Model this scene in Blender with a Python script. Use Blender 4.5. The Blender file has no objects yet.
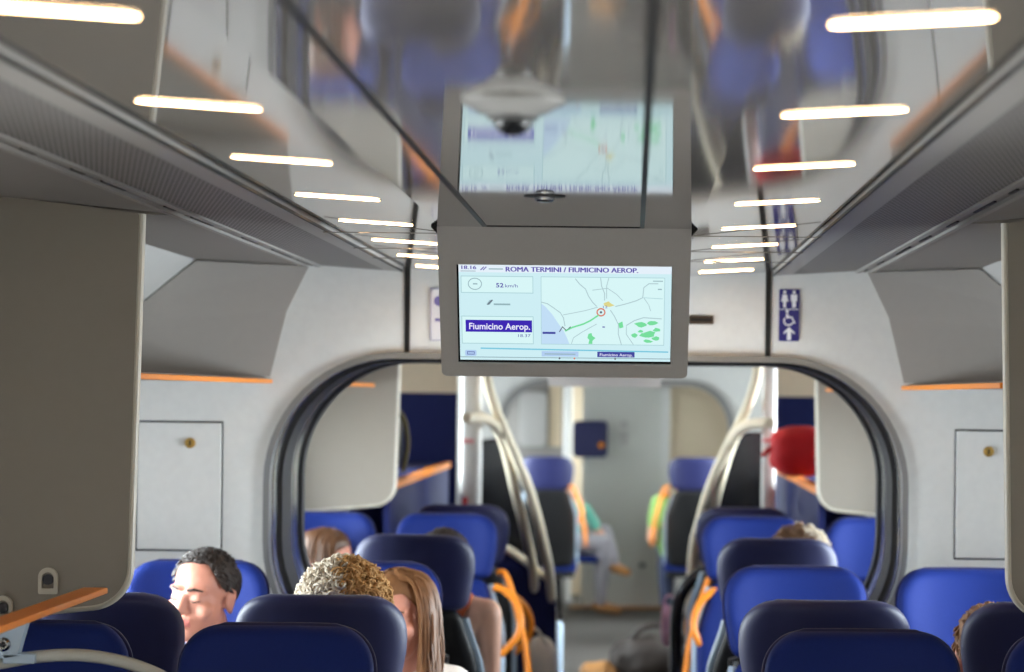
import bpy, bmesh, math, random
from mathutils import Vector, Matrix, Euler, noise
from mathutils.geometry import tessellate_polygon
random.seed(7)
SC = bpy.context.scene
COL = SC.collection
F = 3400.0                      # focal length in pixels of the 1024 px wide frame
CX, CZ = 0.135, 1.70            # where the photographer's eye stands
VX, VY = 634.0, 395.0           # vanishing point of the carriage's long axis
ROLL = math.radians(0.62)
sn, cs, pi = math.sin, math.cos, math.pi

def at(x, y, S):
    """pixel + scale (pixels per metre) -> world point, to measure real positions"""
    dx, dy = x - VX, y - VY
    ux, uy = dx + ROLL * dy, dy - ROLL * dx
    return Vector((CX + ux / S, F / S, CZ - uy / S))

# ------------------------------------------------------------------ materials
def srgb(r, g, b):
    f = lambda c: (c / 255 / 12.92) if c / 255 <= .04045 else ((c / 255 + .055) / 1.055) ** 2.4
    return (f(r), f(g), f(b), 1)

MATS = {}
def mat(name, col, rough=.5, metal=0, emit=0, var=.06, scale=40, bump=0, sheen=0, coat=0, ior=1.45, spec=None):
    m = bpy.data.materials.new(name); m.use_nodes = True
    nt = m.node_tree; n = nt.nodes; b = n['Principled BSDF']
    c = srgb(*col)
    b.inputs['Roughness'].default_value = rough
    b.inputs['Metallic'].default_value = metal
    b.inputs['IOR'].default_value = ior
    if spec is not None: b.inputs['Specular IOR Level'].default_value = spec
    if sheen:
        b.inputs['Sheen Weight'].default_value = sheen
        b.inputs['Sheen Roughness'].default_value = .4
    if coat: b.inputs['Coat Weight'].default_value = coat; b.inputs['Coat Roughness'].default_value = .08
    if emit:
        b.inputs['Base Color'].default_value = (0, 0, 0, 1)
        b.inputs['Emission Color'].default_value = c
        b.inputs['Emission Strength'].default_value = emit
        b.inputs['Specular IOR Level'].default_value = .15
    else:
        tc = n.new('ShaderNodeTexCoord'); nz = n.new('ShaderNodeTexNoise')
        nz.inputs['Scale'].default_value = scale; nz.inputs['Detail'].default_value = 4
        nt.links.new(tc.outputs['Object'], nz.inputs['Vector'])
        mx = n.new('ShaderNodeMix'); mx.data_type = 'RGBA'
        mx.inputs['A'].default_value = tuple(k * (1 - var) for k in c[:3]) + (1,)
        mx.inputs['B'].default_value = tuple(min(1, k * (1 + var)) for k in c[:3]) + (1,)
        nt.links.new(nz.outputs['Fac'], mx.inputs['Factor'])
        nt.links.new(mx.outputs['Result'], b.inputs['Base Color'])
        if bump:
            bp = n.new('ShaderNodeBump'); bp.inputs['Strength'].default_value = bump; bp.inputs['Distance'].default_value = .003
            nt.links.new(nz.outputs['Fac'], bp.inputs['Height']); nt.links.new(bp.outputs['Normal'], b.inputs['Normal'])
    MATS[name] = m
    return m

mat('white_plastic', (222, 221, 218), .42)
mat('ceiling_gloss', (122, 117, 112), .045, var=.02, scale=3, ior=1.62)
mat('ceiling_trim', (150, 146, 142), .4)
mat('ceiling_outer', (140, 134, 130), .5)
mat('cove', (190, 188, 186), .5)
mat('divider', (146, 138, 128), .42, var=.03)
mat('shade_grey', (162, 156, 151), .5, var=.03)  # grey for the shade above the near overhead racks
mat('divider_edge', (205, 198, 184), .4)
mat('housing', (196, 192, 190), .42, var=.03, scale=120)
mat('screen_black', (10, 10, 12), .25)
mat('seam_black', (14, 14, 15), .5)
mat('chrome', (176, 178, 184), .14, metal=1, var=.02)
mat('satin', (150, 150, 150), .32, metal=.8, var=.03)
mat('dark_metal', (62, 62, 66), .22, metal=.7)
mat('rubber', (22, 21, 22), .45)
mat('blue_fabric', (17, 37, 104), .65, var=.1, scale=220, bump=.15, spec=.22)
mat('navy_shell', (28, 32, 80), .5, var=.05, sheen=.12)
mat('black_shell', (20, 20, 22), .45)
mat('pale_trim', (168, 186, 204), .4)
mat('orange', (234, 136, 34), .42, var=.06)
mat('navy_board', (24, 31, 78), .6, spec=.2)
mat('floor', (82, 78, 74), .6, var=.2, scale=30)
mat('cream_rail', (240, 228, 202), .3)
mat('tube_grey', (176, 176, 170), .35)
mat('dome_grey', (150, 148, 146), .25, coat=.5)
mat('brass', (186, 150, 80), .3, metal=.8)
mat('lamp', (255, 206, 150), emit=34)
mat('smoked', (24, 25, 28), .15)
mat('door_grey', (214, 214, 208), .4)
mat('cream_wall', (218, 200, 172), .5)
mat('sign_blue', (44, 40, 112), .45, var=.02)
mat('sign_white', (236, 236, 240), .5, var=.02)
mat('poster', (228, 224, 226), .5, var=.02)
mat('poster_mark', (120, 110, 170), .5)
mat('slot', (74, 58, 44), .5)
mat('red_cloth', (196, 22, 30), .75, var=.15, scale=25, bump=.5)
mat('dark_bag', (38, 35, 30), .7, var=.2, bump=.4)
mat('olive_bag', (96, 86, 52), .7, var=.2)
mat('brown_bag', (34, 24, 18), .7, var=.3, scale=25, bump=.5)
mat('tan_bag', (168, 118, 66), .6)
mat('white_bag', (242, 238, 226), .65, var=.05)
mat('pink_bag', (226, 176, 206), .65)
mat('red_mark', (206, 40, 44), .5)
mat('pink_mark', (226, 150, 156), .5)
mat('skin_fair', (198, 134, 112), .5, var=.06, scale=30)
mat('skin_tan', (238, 186, 160), .5, var=.06, scale=30)
mat('lips', (190, 112, 102), .45)
mat('hair_dark', (44, 33, 27), .5, var=.3, scale=60)
mat('hair_brown', (86, 55, 32), .45, var=.35, scale=70)
mat('hair_long', (112, 74, 44), .42, var=.4, scale=60)
mat('hair_blond', (178, 138, 90), .8, var=.35, scale=40, spec=.2)
mat('hair_grey', (206, 194, 176), .8, var=.2, scale=40, spec=.2)
mat('hair_chestnut', (128, 92, 62), .5, var=.4, scale=40)
mat('cloth_white', (232, 222, 214), .8)
mat('cloth_blue', (92, 112, 150), .8)
mat('cloth_dark', (52, 50, 58), .8)
mat('cloth_teal', (120, 200, 178), .8)
mat('cloth_green', (150, 196, 110), .8)
mat('cloth_rust', (190, 92, 50), .8)
mat('cloth_grey', (156, 152, 158), .8)
mat('cloth_print', (186, 190, 200), .8, var=.9, scale=55)
mat('denim', (62, 70, 98), .8)
mat('shoe', (60, 42, 34), .6)
mat('red_sock', (196, 110, 100), .7)
# screen colours (the display gives off its own light)
for k, c, e in (('scr_bg', (206, 238, 244), 1.0), ('scr_head', (228, 240, 250), 1.0), ('scr_panel', (216, 246, 247), 1.0),
                ('scr_line', (170, 208, 214), 1.0), ('scr_blue', (62, 40, 178), 1.0), ('scr_navy', (66, 70, 158), 1.0),
                ('scr_text', (84, 70, 168), 1.0), ('scr_white', (236, 236, 255), 1.0), ('scr_grey', (148, 178, 186), 1.0),
                ('scr_sea', (194, 222, 246), 1.0), ('scr_green', (120, 222, 158), 1.0), ('scr_pale', (178, 206, 240), 1.0),
                ('scr_cyan', (120, 200, 224), 1.0), ('scr_red', (216, 128, 108), 1.0), ('scr_yellow', (222, 214, 140), 1.0),
                ('scr_road', (176, 203, 208), 1.0), ('scr_dot', (90, 90, 108), 1.0)):
    mat(k, c, emit=e)

def perforated():
    m = mat('perforated', (128, 123, 120), .5)
    nt = m.node_tree; n = nt.nodes; b = n['Principled BSDF']
    tc = n.new('ShaderNodeTexCoord'); mp = n.new('ShaderNodeMapping'); mp.inputs['Rotation'].default_value = (0, 0, pi / 4); mp.inputs['Scale'].default_value = (165, 26, 1)
    vo = n.new('ShaderNodeTexVoronoi'); vo.inputs['Scale'].default_value = 1; vo.inputs['Randomness'].default_value = 0
    vo.voronoi_dimensions = '2D'
    lt = n.new('ShaderNodeMath'); lt.operation = 'LESS_THAN'; lt.inputs[1].default_value = .36
    mx = n.new('ShaderNodeMix'); mx.data_type = 'RGBA'
    mx.inputs['A'].default_value = srgb(136, 131, 128); mx.inputs['B'].default_value = srgb(70, 66, 64)
    nt.links.new(tc.outputs['Object'], mp.inputs['Vector']); nt.links.new(mp.outputs['Vector'], vo.inputs['Vector'])
    nt.links.new(vo.outputs['Distance'], lt.inputs[0]); nt.links.new(lt.outputs[0], mx.inputs['Factor'])
    nt.links.new(mx.outputs['Result'], b.inputs['Base Color'])
perforated()

def glass():
    m = bpy.data.materials.new('window_glass'); m.use_nodes = True; nt = m.node_tree; n = nt.nodes
    n.remove(n['Principled BSDF'])
    t = n.new('ShaderNodeBsdfTransparent'); g = n.new('ShaderNodeBsdfGlossy'); g.inputs['Roughness'].default_value = .03
    t.inputs['Color'].default_value = (.92, .95, .95, 1)
    fr = n.new('ShaderNodeFresnel'); mx = n.new('ShaderNodeMixShader')
    nt.links.new(fr.outputs[0], mx.inputs[0]); nt.links.new(t.outputs[0], mx.inputs[1]); nt.links.new(g.outputs[0], mx.inputs[2])
    nt.links.new(mx.outputs[0], n['Material Output'].inputs['Surface'])
    MATS['window_glass'] = m
glass()

# ------------------------------------------------------------------ mesh helpers
def new(): return bmesh.new()

def box(bm, x0, x1, y0, y1, z0, z1, mi=0, bev=0):
    vs = [bm.verts.new((x, y, z)) for x in (x0, x1) for y in (y0, y1) for z in (z0, z1)]
    fs = [bm.faces.new([vs[i] for i in q]) for q in ((0, 1, 3, 2), (4, 6, 7, 5), (0, 4, 5, 1), (2, 3, 7, 6), (0, 2, 6, 4), (1, 5, 7, 3))]
    for f in fs: f.material_index = mi
    if bev:
        es = list({e for f in fs for e in f.edges})
        r = bmesh.ops.bevel(bm, geom=es, offset=bev, segments=3, affect='EDGES', profile=.5)
        for f in r['faces']: f.material_index = mi

def loft(bm, rings, closed_ends=True, mi=0, wrap=True):
    rows = [[bm.verts.new(p) for p in r] for r in rings]
    n = len(rows[0])
    for a, b in zip(rows, rows[1:]):
        for i in range(n if wrap else n - 1):
            j = (i + 1) % n
            f = bm.faces.new((a[i], a[j], b[j], b[i])); f.material_index = mi
    if closed_ends and wrap:
        for r in (rows[0], rows[-1]):
            f = bm.faces.new(r if r is rows[0] else r[::-1]); f.material_index = mi

def frame_for(d):
    d = d.normalized(); up = Vector((0, 0, 1)) if abs(d.z) < .9 else Vector((1, 0, 0))
    a = d.cross(up).normalized(); return a, d.cross(a).normalized()

def tube(bm, pts, r, seg=10, mi=0, flat=None):
    pts = [Vector(p) for p in pts]; rings = []
    rs = r if isinstance(r, (list, tuple)) else [r] * len(pts)
    a0 = None
    for i, p in enumerate(pts):
        d = (pts[min(i + 1, len(pts) - 1)] - pts[max(i - 1, 0)])
        if d.length < 1e-9: d = Vector((0, 0, 1))
        d.normalize()
        if a0 is None: a, b = frame_for(d)
        else:
            a = (a0 - d * a0.dot(d))
            a = a.normalized() if a.length > 1e-6 else frame_for(d)[0]
            b = d.cross(a).normalized()
        a0 = a
        fl = flat or 1
        rings.append([p + (a * cs(2 * pi * k / seg) + b * sn(2 * pi * k / seg) * fl) * rs[i] for k in range(seg)])
    loft(bm, rings, mi=mi)

def smooth_path(pts, n=8):
    pts = [Vector(p) for p in pts]; out = []
    P = [pts[0] * 2 - pts[1]] + pts + [pts[-1] * 2 - pts[-2]]
    for i in range(1, len(P) - 2):
        for k in range(n):
            t = k / n; a, b, c, d = P[i - 1], P[i], P[i + 1], P[i + 2]
            out.append(.5 * ((2 * b) + (c - a) * t + (2 * a - 5 * b + 4 * c - d) * t * t + (3 * b - 3 * c + d - a) * t ** 3))
    return out + [pts[-1]]

def ball(bm, c, r, sub=2, mi=0):
    r = (r, r, r) if not hasattr(r, '__len__') else r
    M = Matrix.Translation(c) @ Matrix.Diagonal((r[0], r[1], r[2], 1))
    res = bmesh.ops.create_icosphere(bm, subdivisions=sub, radius=1, matrix=M)
    for v in res['verts']:
        for f in v.link_faces: f.material_index = mi

def caps(bm, p0, p1, r0, r1, seg=14):
    """tapered capsule"""
    p0, p1 = Vector(p0), Vector(p1); d = p1 - p0
    if d.length < 1e-6: return ball(bm, p0, max(r0, r1))
    a, b = frame_for(d); dn = d.normalized(); rings = []
    for t in (-88, -60, -30, 0):
        q = math.radians(t); rings.append([p0 + dn * sn(q) * r0 + (a * cs(2 * pi * k / seg) + b * sn(2 * pi * k / seg)) * r0 * cs(q) for k in range(seg)])
    for t in (0, 30, 60, 88):
        q = math.radians(t); rings.append([p1 + dn * sn(q) * r1 + (a * cs(2 * pi * k / seg) + b * sn(2 * pi * k / seg)) * r1 * cs(q) for k in range(seg)])
    loft(bm, rings)

def prism(bm, poly, to3, t0, t1, mi=0):
    """extrude a 2-D polygon; to3(u, v, t) -> point"""
    A = [bm.verts.new(to3(u, v, t0)) for u, v in poly]; B = [bm.verts.new(to3(u, v, t1)) for u, v in poly]
    n = len(poly)
    tri = tessellate_polygon([[Vector((u, v, 0)) for u, v in poly]])
    for t in tri:
        for X in (A, B):
            try:
                f = bm.faces.new([X[i] for i in t]); f.material_index = mi
            except ValueError: pass
    for i in range(n):
        j = (i + 1) % n
        f = bm.faces.new((A[i], A[j], B[j], B[i])); f.material_index = mi

XZ = lambda u, v, t: (u, t, v)
YZ = lambda u, v, t: (t, u, v)

def rounded(pts, rad, n=8):
    """round the corners of a polygon; rad: list or number"""
    out = []; N = len(pts)
    for i, p in enumerate(pts):
        r = rad[i] if hasattr(rad, '__len__') else rad
        p = Vector(p).to_2d(); a = Vector(pts[i - 1]).to_2d(); b = Vector(pts[(i + 1) % N]).to_2d()
        if r <= 0: out.append(tuple(p)); continue
        da, db = (a - p).normalized(), (b - p).normalized()
        ang = da.angle(db); t = r / math.tan(ang / 2)
        c = p + (da + db).normalized() * (r / sn(ang / 2))
        s, e = p + da * t - c, p + db * t - c
        a0, a1 = math.atan2(s.y, s.x), math.atan2(e.y, e.x)
        d = (a1 - a0 + pi) % (2 * pi) - pi
        out += [(c.x + r * cs(a0 + d * k / n), c.y + r * sn(a0 + d * k / n)) for k in range(n + 1)]
    return out

def obj(name, bm, m, parent=None, smooth=False, bevel=0, sub=0, angle=35, loc=None):
    bmesh.ops.remove_doubles(bm, verts=bm.verts, dist=1e-6)
    bmesh.ops.recalc_face_normals(bm, faces=bm.faces)
    me = bpy.data.meshes.new(name); bm.to_mesh(me); bm.free()
    ms = m if isinstance(m, (list, tuple)) else [m]
    for k in ms: me.materials.append(MATS[k])
    o = bpy.data.objects.new(name, me); COL.objects.link(o)
    if parent: o.parent = parent
    if loc is not None: o.location = loc
    if smooth:
        for p in me.polygons: p.use_smooth = True
        me.set_sharp_from_angle(angle=math.radians(angle))
    if bevel:
        b = o.modifiers.new('bevel', 'BEVEL'); b.width = bevel; b.segments = 3; b.limit_method = 'ANGLE'; b.angle_limit = math.radians(40)
    if sub:
        s = o.modifiers.new('sub', 'SUBSURF'); s.levels = s.render_levels = sub
    return o

def tag(o, label, cat, group=None):
    o['label'] = label; o['category'] = cat
    if group: o['group'] = group
    return o

def thing(name, label, cat, loc=(0, 0, 0), rz=0, group=None):
    o = bpy.data.objects.new(name, None); COL.objects.link(o); o.location = loc; o.rotation_euler = (0, 0, rz)
    o.empty_display_size = .1
    return tag(o, label, cat, group)

def struct(o): o['kind'] = 'structure'; return o

def dup(root, loc, rz=0, label=None, group=None):
    r = root.copy(); COL.objects.link(r); r.location = loc; r.rotation_euler = (0, 0, rz)
    if label: r['label'] = label
    if group: r['group'] = group
    for ch in list(root.children):
        c = ch.copy(); COL.objects.link(c); c.parent = r
        for g in list(ch.children):
            d = g.copy(); COL.objects.link(d); d.parent = c
    return r

def bake(o, name=None):
    """apply modifiers"""
    bpy.context.view_layer.update()
    dg = bpy.context.evaluated_depsgraph_get()
    me = bpy.data.meshes.new_from_object(o.evaluated_get(dg), depsgraph=dg)
    old = o.data; o.modifiers.clear(); o.data = me; me.name = name or o.name
    bpy.data.meshes.remove(old)
    return o

def fuse(name, bm, m, parent, voxel=.007, it=4, fac=.5):
    """union of overlapping shapes into one continuous smooth skin"""
    o = obj(name, bm, m, parent)
    r = o.modifiers.new('r', 'REMESH'); r.mode = 'VOXEL'; r.voxel_size = voxel; r.use_smooth_shade = True
    s = o.modifiers.new('s', 'SMOOTH'); s.factor = fac; s.iterations = it
    bake(o)
    if not o.data.materials:
        for k in (m if isinstance(m, (list, tuple)) else [m]): o.data.materials.append(MATS[k])
    for p in o.data.polygons: p.use_smooth = True
    return o

# ------------------------------------------------------------------ setting
Y0, Y1 = -2.6, 29.4
BK, BK2 = F / 349, F / 317           # front and back face of the thick bulkhead
WALLX = 1.38
bm = new(); box(bm, -WALLX, WALLX, Y0, Y1, -.06, 0); struct(obj('floor', bm, 'floor'))

PROFILE = [(0, 2.040), (.26, 2.040), (.53, 2.056), (.535, 2.046), (.585, 2.050), (.77, 2.062), (1.123, 2.074), (1.272, 1.95), (WALLX, 1.87)]
def ceil_strip(name, i0, i1, m, parent=None, both=True, th=.03, ya=None, PROFILE=PROFILE):
    bm = new()
    for s in ((-1, 1) if both else (1,)):
        for i in range(i0, i1):
            (xa, za), (xb, zb) = PROFILE[i], PROFILE[i + 1]
            poly = [(s * xa, za), (s * xb, zb), (s * xb, zb + th), (s * xa, za + th)]
            prism(bm, poly, XZ, ya or Y0, Y1)
    return obj(name, bm, m, parent)
ceil = struct(ceil_strip('ceiling', 0, 2, 'ceiling_gloss'))
ceil_strip('edge_strip', 2, 4, 'ceiling_trim', ceil)
ceil_strip('perforated_panel', 4, 5, 'perforated', ceil)
ceil_strip('outer_panel', 5, 6, 'ceiling_outer', ceil, ya=F / 480)
ceil_strip('cove_panel', 6, 8, 'cove', ceil, ya=F / 480)
bm = new()
for s in (-1, 1): prism(bm, [(s * .77, 2.062), (s * WALLX, 2.115), (s * WALLX, 2.145), (s * .77, 2.092)], XZ, Y0, F / 480)
obj('outer_panel', bm, 'ceiling_outer', ceil)
bm = new()
for s in (-1, 1):
    for x, z, w in ((.772, 2.061, .007), (.812, 2.061, .006)):
        box(bm, s * x - w, s * x + w, Y0, Y1, z - .004, z + .004)
obj('edge_bead', bm, 'ceiling_trim', ceil)
bm = new()
for s in (-1, 1):
    y = 3.0
    while y < BK:
        l = random.uniform(.1, .5); box(bm, s * .792 - .003, s * .792 + .003, y, y + l, 2.0598, 2.0625); y += l + random.uniform(.15, .6)
    box(bm, s * .531 - .002, s * .531 + .002, Y0, Y1, 2.0445, 2.05)
obj('shadow_gap', bm, 'seam_black', ceil)
# seams of the ceiling hatch in front of the monitor
MS = 490.0; MY = F / MS
bm = new()
HL, HR = -.172, .148
box(bm, HL - .0045, HL + .0045, 2.0, MY - .03, 2.0385, 2.0425)
box(bm, HR - .0045, HR + .0045, 2.0, MY - .03, 2.0385, 2.0425)
box(bm, HL - .0045, HR + .0045, MY - .036, MY - .026, 2.0385, 2.0425)
obj('hatch_seam', bm, 'seam_black', ceil)
# joints between the ceiling panels close to the bulkhead
bm = new()
for yy in (F / 470, F / 424, F / 395):
    box(bm, -.53, .53, yy - .003, yy + .003, 2.0385, 2.0405)
obj('panel_joint', bm, 'ceiling_gloss', ceil)

# windows in the long walls; near-end and last pairs added unseen, to brighten there
WIN = [(-2.2, -.6, .9, 1.66), (.5, 2.3, .9, 1.66), (3.4, 4.6, .9, 1.66), (7.70, 9.45, .92, 1.54), (10.95, 12.05, .92, 1.6), (12.2, 13.45, .92, 1.6), (15.0, 16.6, .8, 1.7), (18.6, 20.4, .8, 1.7), (21.2, 22.8, .9, 1.66), (24.0, 25.8, .9, 1.66), (27.3, 28.6, .9, 1.66)]
WPOW = [3.7, 3.6, 1.3, 2.1, 1.8, 1.9, 5.0, 4.0, 3.6, 2.4, 2.0]
def long_wall(name, s):
    bm = new()
    x0, x1 = (WALLX, WALLX + .08) if s > 0 else (-WALLX - .08, -WALLX)
    ys = Y0
    for a, b, z0, z1 in WIN:
        box(bm, x0, x1, ys, a, 0, 2.13); box(bm, x0, x1, a, b, 0, z0); box(bm, x0, x1, a, b, z1, 2.13); ys = b
    box(bm, x0, x1, ys, Y1, 0, 2.13)
    return struct(obj(name, bm, 'white_plastic'))
long_wall('wall_left', -1); long_wall('wall_right', 1)
k = 0
for s in (-1, 1):
    for (a, b, z0, z1), pw in zip(WIN, WPOW):
        k += 1
        x = s * (WALLX + .04)
        bm = new(); w = .03
        box(bm, x - .03, x + .03, a, a + w, z0, z1); box(bm, x - .03, x + .03, b - w, b, z0, z1)
        box(bm, x - .03, x + .03, a + w, b - w, z0, z0 + w); box(bm, x - .03, x + .03, a + w, b - w, z1 - w, z1)
        wo = struct(obj('window_%d' % k, bm, 'rubber'))
        bm = new(); box(bm, x - .004, x + .004, a + w, b - w, z0 + w, z1 - w); obj('pane', bm, 'window_glass', wo)
        L = bpy.data.lights.new('daylight', 'AREA'); L.shape = 'RECTANGLE'
        L.size = z1 - z0; L.size_y = b - a
        L.energy = 34 * pw * (b - a) * (.98 if s < 0 else 1.0); L.color = (.98, .975, .98) if b < 5 else (.90, .95, 1.0)
        lo = bpy.data.objects.new('daylight', L); COL.objects.link(lo)
        lo.location = (s * (WALLX + .12), (a + b) / 2, (z0 + z1) / 2)
        lo.rotation_euler = (0, s * pi / 2, 0)
bm = new(); box(bm, -WALLX, WALLX, Y0 - .06, Y0, 0, 2.1); struct(obj('wall_back', bm, 'cream_wall'))

# bulkhead with the rounded portal
def portal_path(hw=.910, top=1.801, r=.36, rb=.38, zb=.89, gate=.45):
    P = []
    P.append((-gate, 0)); P.append((-gate, zb - .02)); 
    c = (-hw + rb, zb + rb)
    P += [(c[0] + rb * cs(a), c[1] + rb * sn(a)) for a in [(-pi / 2) - (pi / 2) * k / 12 for k in range(13)]]
    c = (-hw + r, top - r)
    P += [(c[0] + r * cs(a), c[1] + r * sn(a)) for a in [pi - (pi / 2) * k / 14 for k in range(15)]]
    return P + [(-x, z) for x, z in reversed(P)]
PATH = portal_path()
def off_path(path, d):
    out = []
    for i, p in enumerate(path):
        a = Vector(path[max(i - 1, 0)]); b = Vector(path[min(i + 1, len(path) - 1)])
        t = (b - a).normalized(); nrm = Vector((-t.y, t.x))
        q = Vector(p) + nrm * d
        out.append((q.x, max(0, q.y)))
    return out
def band(name, d0, d1, y0, y1, m, parent, smooth=True):
    """a strip of the portal lining, between two offsets of the portal path"""
    bm = new(); A, B = off_path(PATH, d0), off_path(PATH, d1); rings = []
    for (xa, za), (xb, zb) in zip(A, B):
        rings.append([(xa, y0, za), (xb, y0, zb), (xb, y1, zb), (xa, y1, za)])
    loft(bm, rings)
    return obj(name, bm, m, parent, smooth=smooth)
def bulkhead(name, y0, y1):
    ops = off_path(PATH, .012)
    pr = [(x, z + .025) for x, z in PROFILE[1:]]
    outer = [(-WALLX, 0)] + [(-x, z) for x, z in reversed(pr)] + pr + [(WALLX, 0)]
    poly = outer + [(x, z) for x, z in reversed(ops)]
    # right foot -> outer already ends at floor right; the reversed opening walks back to the left foot
    bm = new(); prism(bm, poly, XZ, y0, y1)
    return struct(obj(name, bm, 'white_plastic'))
bh = bulkhead('wall_bulkhead', BK, BK2)
t1 = struct(band('trim_1', -.004, .013, BK - .02, BK + .04, 'satin', None))
D = BK2 - BK
band('lining_dark', .002, .014, BK + .04, BK + .15 * D, 'dark_metal', t1)  # dark metal strip behind the front trim
band('lining_chrome', .000, .014, BK + .15 * D, BK + .30 * D, 'chrome', t1)
band('lining_rubber', -.010, .014, BK + .30 * D, BK + .56 * D, 'rubber', t1)
band('lining_satin', -.004, .014, BK + .56 * D, BK + .72 * D, 'dark_metal', t1)
band('lining_mirror', .0, .014, BK + .72 * D, BK + .93 * D, 'chrome', t1)
band('lining_edge', -.008, .02, BK + .93 * D, BK2 + .02, 'rubber', t1)
# dark vertical joints on the bulkhead above the portal
bm = new()
for x in (-.517, .517): box(bm, x - .008, x + .008, BK - .003, BK + .02, 1.815, 2.062)
struct(obj('trim_2', bm, 'seam_black'))

# ------------------------------------------------------------------ things on the bulkhead
def access_panel(s, label):
    t = thing('access_panel', label, 'panel', (0, BK, 0), group=None)
    x0, x1 = (-1.285, -1.045) if s < 0 else (1.06, 1.30)
    z0, z1 = 1.243, 1.607
    bm = new(); box(bm, x0, x1, -.006, .002, z0, z1, bev=.003); obj('panel_door', bm, 'white_plastic', t)
    bm = new(); g = .0045
    box(bm, x0 - g, x0, -.003, .002, z0 - g, z1 + g); box(bm, x1, x1 + g, -.003, .002, z0 - g, z1 + g)
    box(bm, x0, x1, -.003, .002, z0 - g, z0); box(bm, x0, x1, -.003, .002, z1, z1 + g)
    obj('gasket', bm, 'dark_metal', t)
    lx = -1.134 if s < 0 else 1.152
    bm = new(); tube(bm, [(lx, -.006, 1.549), (lx, -.014, 1.549), (lx, -.016, 1.549)], [.015, .015, .011], 20)
    lk = obj('lock', bm, 'brass', t, smooth=True)
    bm = new(); box(bm, lx - .002, lx + .002, -.0175, -.0155, 1.542, 1.556); obj('key_slot', bm, 'seam_black', lk)
    return t
access_panel(-1, 'white access panel with brass lock above the sleeping man')
access_panel(1, 'white access panel with brass lock above the empty blue seat at right')

def disc(cx, cz, r, n=18, a0=0, a1=2 * pi): return [(cx + r * cs(a0 + (a1 - a0) * k / n), cz + r * sn(a0 + (a1 - a0) * k / n)) for k in range(n)]
t = thing('toilet_sign', 'blue toilet sign with white man, woman, wheelchair and up arrow', 'sign', (.577, BK, 0))
bm = new(); prism(bm, rounded([(-.029, 1.859), (.029, 1.859), (.029, 2.008), (-.029, 2.008)], .003, 3), XZ, -.004, 0); obj('sign_plate', bm, 'sign_blue', t)
bm = new()
def flat(poly): prism(bm, poly, XZ, -.0055, -.0035)
box(bm, -.029, .029, -.0052, -.0035, 1.949, 1.9512)
for cx, wom in ((-.0135, True), (.0135, False)):
    flat(disc(cx, 1.9995, .0045))
    if wom: flat([(cx - .006, 1.993), (cx + .006, 1.993), (cx + .0105, 1.972), (cx + .004, 1.972), (cx + .004, 1.955), (cx - .004, 1.955), (cx - .004, 1.972), (cx - .0105, 1.972)])
    else: flat([(cx - .0095, 1.993), (cx + .0095, 1.993), (cx + .0095, 1.974), (cx + .006, 1.974), (cx + .005, 1.955), (cx - .005, 1.955), (cx - .006, 1.974), (cx - .0095, 1.974)])
# wheelchair: head, body, wheel arc, leg
flat(disc(-.006, 1.944, .0042))
flat([(-.009, 1.938), (-.003, 1.938), (-.002, 1.930), (.010, 1.929), (.010, 1.925), (-.002, 1.925), (-.009, 1.924)])
flat([(.006, 1.927), (.010, 1.927), (.018, 1.911), (.014, 1.909)])
arc = [(-.002 + .015 * cs(a), 1.917 + .0145 * sn(a)) for a in [math.radians(140 + 200 * k / 16) for k in range(17)]]
arc2 = [(-.002 + .0105 * cs(a), 1.917 + .0105 * sn(a)) for a in [math.radians(140 + 200 * k / 16) for k in range(17)]]
flat(arc + arc2[::-1])
flat([(-.0155, 1.885), (0, 1.8995), (.0155, 1.885), (.0155, 1.878), (.006, 1.886), (.006, 1.862), (-.006, 1.862), (-.006, 1.886), (-.0155, 1.878)])
obj('pictogram', bm, 'sign_white', t)

t = thing('notice', 'pale notice with purple print beside left of the monitor', 'notice', (-.375, BK, 0))
bm = new(); prism(bm, rounded([(-.075, 1.85), (.075, 1.85), (.075, 2.0), (-.075, 2.0)], .008, 4), XZ, -.004, 0); obj('sheet', bm, 'poster', t)
bm = new(); prism(bm, disc(-.052, 1.963, .014), XZ, -.005, -.0035); obj('emblem', bm, 'poster_mark', t); bm = new(); box(bm, -.062, -.03, -.005, -.0035, 1.905, 1.913); obj('text_line', bm, 'poster_mark', t)
bm = new()
for q in ((-.075, -.0735, 1.85, 2.0), (-.0735, .075, 1.9985, 2.0), (-.0735, .075, 1.85, 1.8515)): box(bm, q[0], q[1], -.005, -.0035, q[2], q[3])
obj('border', bm, 'poster_mark', t)

t = thing('slot_plate', 'small brown slotted plate right of the monitor on the cream panel', 'plate', (.325, BK, 1.917))
bm = new(); box(bm, -.036, .036, -.006, 0, -.0125, .0125, bev=.003); obj('plate_body', bm, 'slot', t)
bm = new(); box(bm, -.030, .030, -.008, -.0055, -.004, .005); obj('slot_opening', bm, 'seam_black', t)

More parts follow.
